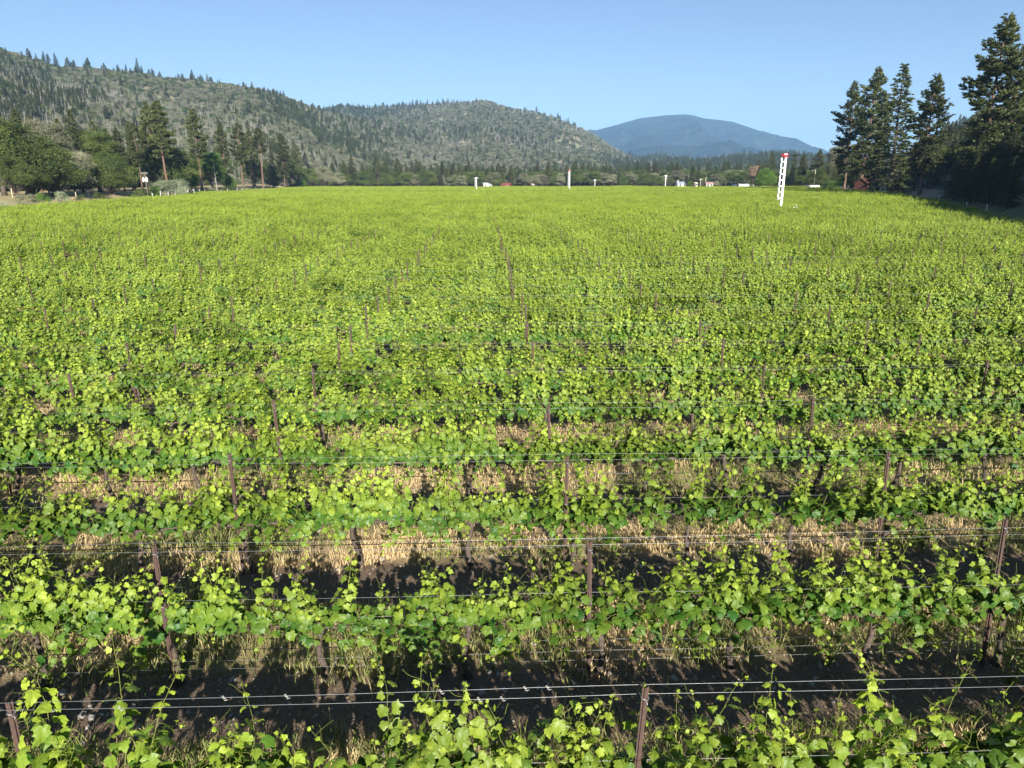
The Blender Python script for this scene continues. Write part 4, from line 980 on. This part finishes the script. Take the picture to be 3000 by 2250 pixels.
# ------------------------------------------------------------------ buildings
def house(name, xd, r, w, d, h, roofh, wallm, roofm, label, rz=0.0, over=.3, z=None, hip=False, openf=True, cat='building', ybase=400):
    x, y, _ = at(xd, ybase, r); z0 = float(gh(x, y)) if z is None else z
    rt = empty(name, (x, y, z0), -YAW + rz, label, cat)
    g = Geo(); V = [(-w/2, -d/2, -.3), (w/2, -d/2, -.3), (w/2, d/2, -.3), (-w/2, d/2, -.3), (-w/2, -d/2, h), (w/2, -d/2, h), (w/2, d/2, h), (-w/2, d/2, h), (-w/2, 0, h + roofh), (w/2, 0, h + roofh)]
    g.add(V, [(0, 1, 5, 4), (2, 3, 7, 6)]); g.F += [np.array([(1, 2, 6, 9, 5)]), np.array([(3, 0, 4, 8, 7)])]; g.M += [np.zeros(1)] * 2
    g.obj('wall', wallm, rt)
    g = Geo(); o = over; sl = roofh / (d / 2)
    for sg in (-1, 1):
        e = (-(d / 2 + o)) * -sg; ze = h - sl * o + .03; t = .12
        V = [(-w/2 - o, 0, h + roofh + .03), (w/2 + o, 0, h + roofh + .03), (w/2 + o, e, ze), (-w/2 - o, e, ze)]; V += [(a, b, c + t) for a, b, c in V]
        g.add(V, [(0, 1, 2, 3), (4, 5, 6, 7), (0, 1, 5, 4), (1, 2, 6, 5), (2, 3, 7, 6), (3, 0, 4, 7)])
    g.obj('roof', roofm, rt)
    if openf:
        for i in range(max(2, int(w / 4))):
            cx = -w / 2 + w * (i + .5) / max(2, int(w / 4)); f = Geo()
            if i == 0:
                f.box((cx, -d / 2 - .01, 1.0), (1.0, .08, 2.1)); f.obj('door', M['dark_metal'], rt)
            else:
                f.box((cx, -d / 2 - .01, h * .6), (1.3, .08, 1.0)); wo = f.obj('window', M['wall_white'], rt); q = Geo(); q.box((cx, -d / 2 - .055, h * .6), (1.1, .02, .8)); q.obj('pane', M['glass'], wo)
    return rt
house('farmhouse', 1052, 505, 6, 5, 2.0, 1.2, M['wall_white'], M['roof_white'], 'white farmhouse by the dark round tree far down the rows', .3)
house('farm_barn', 1094, 500, 5.6, 5, 1.9, 1.1, M['roof_red'], M['roof_red'], 'low red barn right of the dark round tree in the distance', -.25)
house('garden_shed', 1150.5, 495, 1.9, 2, 2.2, .4, M['wall_cream'], M['roof_pink'], 'small beige shed below the middle hill', .1, .15)
house('farmhouse', 1471, 455, 5.4, 5, 1.7, 1.1, M['wall_white'], M['roof_blue'], 'long low house with pale blue metal roof beside the dark spruce', .1)
house('garden_shed', 1502, 450, 1.8, 2, 2.2, .3, M['wall_cream'], M['wall_cream'], 'cream box shed behind the vines below the two tall pines', .1, .1)
house('farmhouse', 1532, 455, 3.8, 4, 1.6, .9, M['wall_white'], M['roof_pink'], 'small house with pinkish roof left of the crossarm pole', -.1)
def greenhouse(xd, r, w, d, h, label):
    x, y, _ = at(xd, 400, r); rt = empty('greenhouse', (x, y, 0), -YAW, label, 'greenhouse')
    a = np.linspace(0, PI, 13); g = Geo(); V = []
    for yy_ in np.linspace(-w / 2, w / 2, 9):
        V += [(yy_, -d / 2 * math.cos(t), h * .35 + h * .65 * math.sin(t)) for t in a]
    F = [(i * 13 + j, i * 13 + j + 1, (i + 1) * 13 + j + 1, (i + 1) * 13 + j) for i in range(8) for j in range(12)]
    g.add(V, F); g.obj('roof', M['roof_white'], rt, True)
    g = Geo(); g.box((0, -d / 2, h * .17), (w, .1, h * .36)); g.box((0, d / 2, h * .17), (w, .1, h * .36)); g.box((w / 2, 0, h * .3), (.1, d * .9, h * .6)); g.box((-w / 2, 0, h * .3), (.1, d * .9, h * .6)); g.obj('wall', M['roof_white'], rt)
    g = Geo()
    for yy_ in np.linspace(-w / 2, w / 2, 9): g.tube([(yy_, -d / 2 * 1.005 * math.cos(t), h * .35 + h * .655 * math.sin(t)) for t in a], .06, 5)
    g.obj('frame', M['grey_metal'], rt)
greenhouse(1602, 450, 13, 6, 3.0, 'long low greenhouse with pale curved roof beyond the vines at right')
greenhouse(1604, 440, 5.5, 5, 3.2, 'shorter greenhouse standing in front of the long pale one')
house('wooden_shed', 1874, 230, 5.2, 4, 2.9, 1.2, M['wall_rust'], M['wall_rust'], 'rust red shed under the leftmost tall pines at right', .5, .25, ybase=390)
house('storage_hut', 1924, 216, 3.6, 3, 2.1, .35, M['wall_white'], M['roof_white'], 'plain white hut behind the trunks of the right conifers', .0, .1, openf=False, ybase=390)
def trailer():
    x, y, _ = at(1755, 400, 305); z = float(gh(x, y)); rt = empty('cargo_trailer', (x, y, z), .1, 'low white trailer beside the pale light pole at right', 'trailer')
    g = Geo(); g.box((0, 0, 1.35), (4.6, 2.2, 1.6)); g.obj('body', M['white_paint'], rt)
    g = Geo(); g.box((0, 0, .45), (4.7, 1.6, .16)); g.box((3.0, 0, .45), (1.4, .2, .14)); g.obj('chassis', M['dark_metal'], rt)
    for xx in (-.9, .3):
        for yy_ in (-1.05, 1.05):
            g = Geo(); g.tube([(xx, yy_ - .12, .36), (xx, yy_ + .12, .36)], .36, 16); w = g.obj('wheel', M['rubber'], rt); q = Geo(); q.tube([(xx, yy_ - .13, .36), (xx, yy_ + .13, .36)], .2, 12); q.obj('rim', M['grey_metal'], w)
trailer()
def car():
    x, y, _ = at(1836, 398, 250); z = float(gh(x, y)); rt = empty('parked_car', (x, y, z), -.15, 'dark car parked in the shade by the rust red shed', 'car')
    pr = [(-2.2, .35), (-2.22, .75), (-2.05, .95), (-1.5, 1.0), (-.85, 1.42), (.5, 1.44), (1.15, 1.02), (1.95, .9), (2.2, .68), (2.22, .35)]
    g = Geo(); n = len(pr); V = [(a, s * (.86 if b < 1.1 else .68), b) for s in (-1, 1) for a, b in pr]
    g.add(V, [(i, (i + 1) % n, n + (i + 1) % n, n + i) for i in range(n)]); g.F += [np.arange(n)[None], np.arange(n)[None, ::-1] + n]; g.M += [np.zeros(1)] * 2
    g.obj('body', M['car_paint'], rt)
    for nm, q in (('side_window', [(-.95, 1.05), (-.75, 1.36), (.45, 1.38), (.98, 1.05)]),):
        for s in (-1, 1):
            g = Geo(); g.add([(a, s * ((.868 if b < 1.1 else .70) + .012), b) for a, b in q], [(0, 1, 2, 3)]); g.obj(nm, M['glass'], rt)
    for xx in (-1.35, 1.35):
        for s in (-1, 1):
            g = Geo(); g.tube([(xx, s * .70, .33), (xx, s * .90, .33)], .33, 16); w = g.obj('wheel', M['rubber'], rt); q = Geo(); q.tube([(xx, s * .80, .33), (xx, s * .91, .33)], .2, 12); q.obj('rim', M['grey_metal'], w)
car()

# ------------------------------------------------------------------ poles, stakes and fence posts
def pole(xd, yb, yt, r, label, arm=0., trans=False, lamp=False, m='wood_pole', rad=.15):
    x, y, _ = at(xd, yb, r); z0 = float(gh(x, y)); H = at(xd, yt, r)[2] - z0
    rt = empty('utility_pole', (x, y, z0), -YAW, label, 'pole', 'poles across the valley')
    g = Geo(); g.tube([(0, 0, -.2), (0, 0, H * .5), (0, 0, H)], [rad, rad * .85, rad * .7], 9); g.obj('pole', M[m], rt, True)
    if arm:
        g = Geo(); g.box((0, -.16, H - .5), (arm, .12, .14)); a = g.obj('crossarm', M[m], rt)
        for sx in (-.45, -.2, .2, .45):
            q = Geo(); q.tube([(sx * arm, -.16, H - .43), (sx * arm, -.16, H - .2)], [.05, .07], 8); q.obj('insulator', M['white_paint'], a, True)
    if trans:
        for sx in (-.42, .42):
            g = Geo(); g.tube([(sx, -.3, H - 2.6), (sx, -.3, H - 2.5), (sx, -.3, H - 1.6), (sx, -.3, H - 1.5)], [.22, .30, .30, .2], 12); g.tube([(sx, -.3, H - 1.5), (sx, -.3, H - 1.2)], .05, 6); g.obj('transformer', M['white_paint'], rt, True)
    if lamp:
        g = Geo(); g.tube([(0, 0, H - .6), (-.5, -.1, H - .3), (-1.2, -.2, H - .35)], .05, 6); g.tube([(-1.2, -.2, H - .36), (-1.2, -.2, H - .62)], [.12, .28], 10); g.obj('lamp', M['grey_metal'], rt, True)
    return rt
pole(318, 413, 371, redge(318) + 9, 'wooden utility pole with two white transformers before the left wood', 1.6, True, rad=.17)
pole(1512.5, 402, 386, 450, 'pale wooden pole with small crossarm left of the pink roofed house', 1.8, rad=.18, m='wall_cream')
pole(1524, 400, 382, 470, 'plain pale pole behind the pink roofed house', 0, rad=.18, m='wall_cream')
pole(1567, 402, 384, 450, 'power pole with wide crossarm left of the greenhouses', 3.2, rad=.19, m='wall_cream')
pole(1579, 401, 391, 460, 'short plain pole just behind the long greenhouse', 0, rad=.12, m='wall_cream')
pole(1758, 400, 366, 300, 'pale leaning light pole with lamp before the round green oak', 0, False, True, 'wall_cream', .12)
pole(1464, 398, 389, 450, 'small pole with white box above the pale blue roof', .9, False, rad=.1, m='white_paint')

def stakes(name, cat, pts, hgt, rad, m, labf, grp):
    f = None
    for i, (x, y) in enumerate(pts):
        z = float(gh(x, y)); h = hgt * rng.uniform(.85, 1.15)
        if f is None:
            g = Geo(); g.tube([(0, 0, -.1), (0, 0, 1.0), (0, 0, 1.02)], [rad, rad, rad * .6], 7); f = g.obj(name, M[m], None, True); o = f
        else: o = f.copy(); COL.objects.link(o)
        o.location = (x, y, z); o.rotation_euler = (rng.normal(0, .03), rng.normal(0, .03), 0); o.scale = (1, 1, h); tag(o, labf(i + 1), cat, grp)
P = [on_plane(x, 447 - x * .066, 1.4) for x in np.linspace(430, 560, 16)]
P = [(float(XL(y)) - .6, y) for y in np.linspace(195, 300, 16)]
stakes('row_end_stake', 'stake', P, 2.2, .07, 'white_paint', lambda n: 'white row end stake on the left vineyard edge, %s from the front' % ordinal(n), 'row end stakes on the left')
P = [(float(XR(y)) + .5, y) for y in (98, 112, 131, 152, 176, 181, 186, 193, 215, 238, 246)]
stakes('row_end_stake', 'stake', P, 1.9, .045, 'white_paint', lambda n: 'white row end stake on the right vineyard edge, %s from the front' % ordinal(n), 'row end stakes on the right')
P = [(float(XL(y)) - 10 - 2 * math.sin(y), y) for y in np.linspace(120, 175, 9)]
stakes('fence_post', 'fence post', P, 1.6, .08, 'wall_cream', lambda n: 'weathered fence post along the left wood, %s from the front' % ordinal(n), 'fence posts on the left')
P = [(float(XR(y)) + 9.5, y) for y in (142, 150, 158, 172, 178, 186, 205, 212)]
stakes('fence_post', 'fence post', P, 2.2, .09, 'dark_metal', lambda n: 'dark post beside the shaded road, %s from the front' % ordinal(n), 'dark posts along the road')
P = [(float(XR(y)) + 21, y) for y in np.linspace(88, 150, 14)]
stakes('marker_stake', 'stake', P, .9, .06, 'wall_cream', lambda n: 'short pale marker stake in the shade beyond the road, %s from the front' % ordinal(n), 'marker stakes beyond the road')
g = Geo(); s = np.linspace(0, 1, 6)[:, None]; x, y, _ = at(396, 410, redge(396) + 6)
g.tube(np.array([x, y, .4]) + s * np.array([3.4, -.5, 2.4]), .14 * (1 - .5 * s[:, 0]), 7); g.tube(np.array([x + 1.7, y - .2, 1.5]) + s * np.array([1.2, .3, .2]), .06 * (1 - .5 * s[:, 0]), 5)
tag(g.obj('fallen_log', M['grey_wood'], None, True), 'pale fallen log leaning beside the large silvery bush', 'log')

# ------------------------------------------------------------------ air, sky, sun
hm, nt, out = mat('haze'); v = N(nt, 'ShaderNodeVolumePrincipled')
v.inputs['Color'].default_value = (.33, .62, 1.0, 1); v.inputs['Density'].default_value = 1.3e-4; v.inputs['Anisotropy'].default_value = 0.0
nt.links.new(v.outputs[0], out.inputs['Volume'])
top = max(float(H[2].max()) for H in (HA, HB, HC, HD, HE)) + 45
g = Geo(); g.box((0, 0, (top - 8) / 2), (20400, 20400, top + 8))
tag(g.obj('haze', hm), kind='stuff', label='faint blue haze filling the valley air', cat='haze')

SUN_EL, SUN_AZ = R(23), R(170.2)
w = bpy.data.worlds.new('World'); scene.world = w; w.use_nodes = True; nt = w.node_tree
sky = nt.nodes.new('ShaderNodeTexSky'); sky.sky_type = 'NISHITA'; sky.sun_disc = False; sky.sun_elevation = SUN_EL; sky.sun_rotation = SUN_AZ
sky.air_density = .66; sky.dust_density = .0; sky.ozone_density = 1.0; sky.altitude = 400
bg = nt.nodes['Background']; bg.inputs['Strength'].default_value = .055; nt.links.new(sky.outputs[0], bg.inputs['Color'])
ld = bpy.data.lights.new('sun', 'SUN'); ld.energy = 5.0; ld.angle = R(.5); ld.color = (1.0, .94, .84)
lo = bpy.data.objects.new('sun', ld); COL.objects.link(lo)
lo.rotation_euler = Vector((-SUNDIR[0], -SUNDIR[1], -SUNDIR[2])).to_track_quat('-Z', 'Y').to_euler()
lo.location = (30, -60, 60)
scene.view_settings.view_transform = 'Standard'; scene.view_settings.look = 'None'; scene.view_settings.exposure = 1.33; scene.view_settings.gamma = 1
scene.render.engine = 'CYCLES'
c = scene.cycles; c.max_bounces = 5; c.diffuse_bounces = 2; c.glossy_bounces = 2; c.transmission_bounces = 4; c.volume_bounces = 0; c.transparent_max_bounces = 4
c.use_adaptive_sampling = True; c.adaptive_threshold = .02
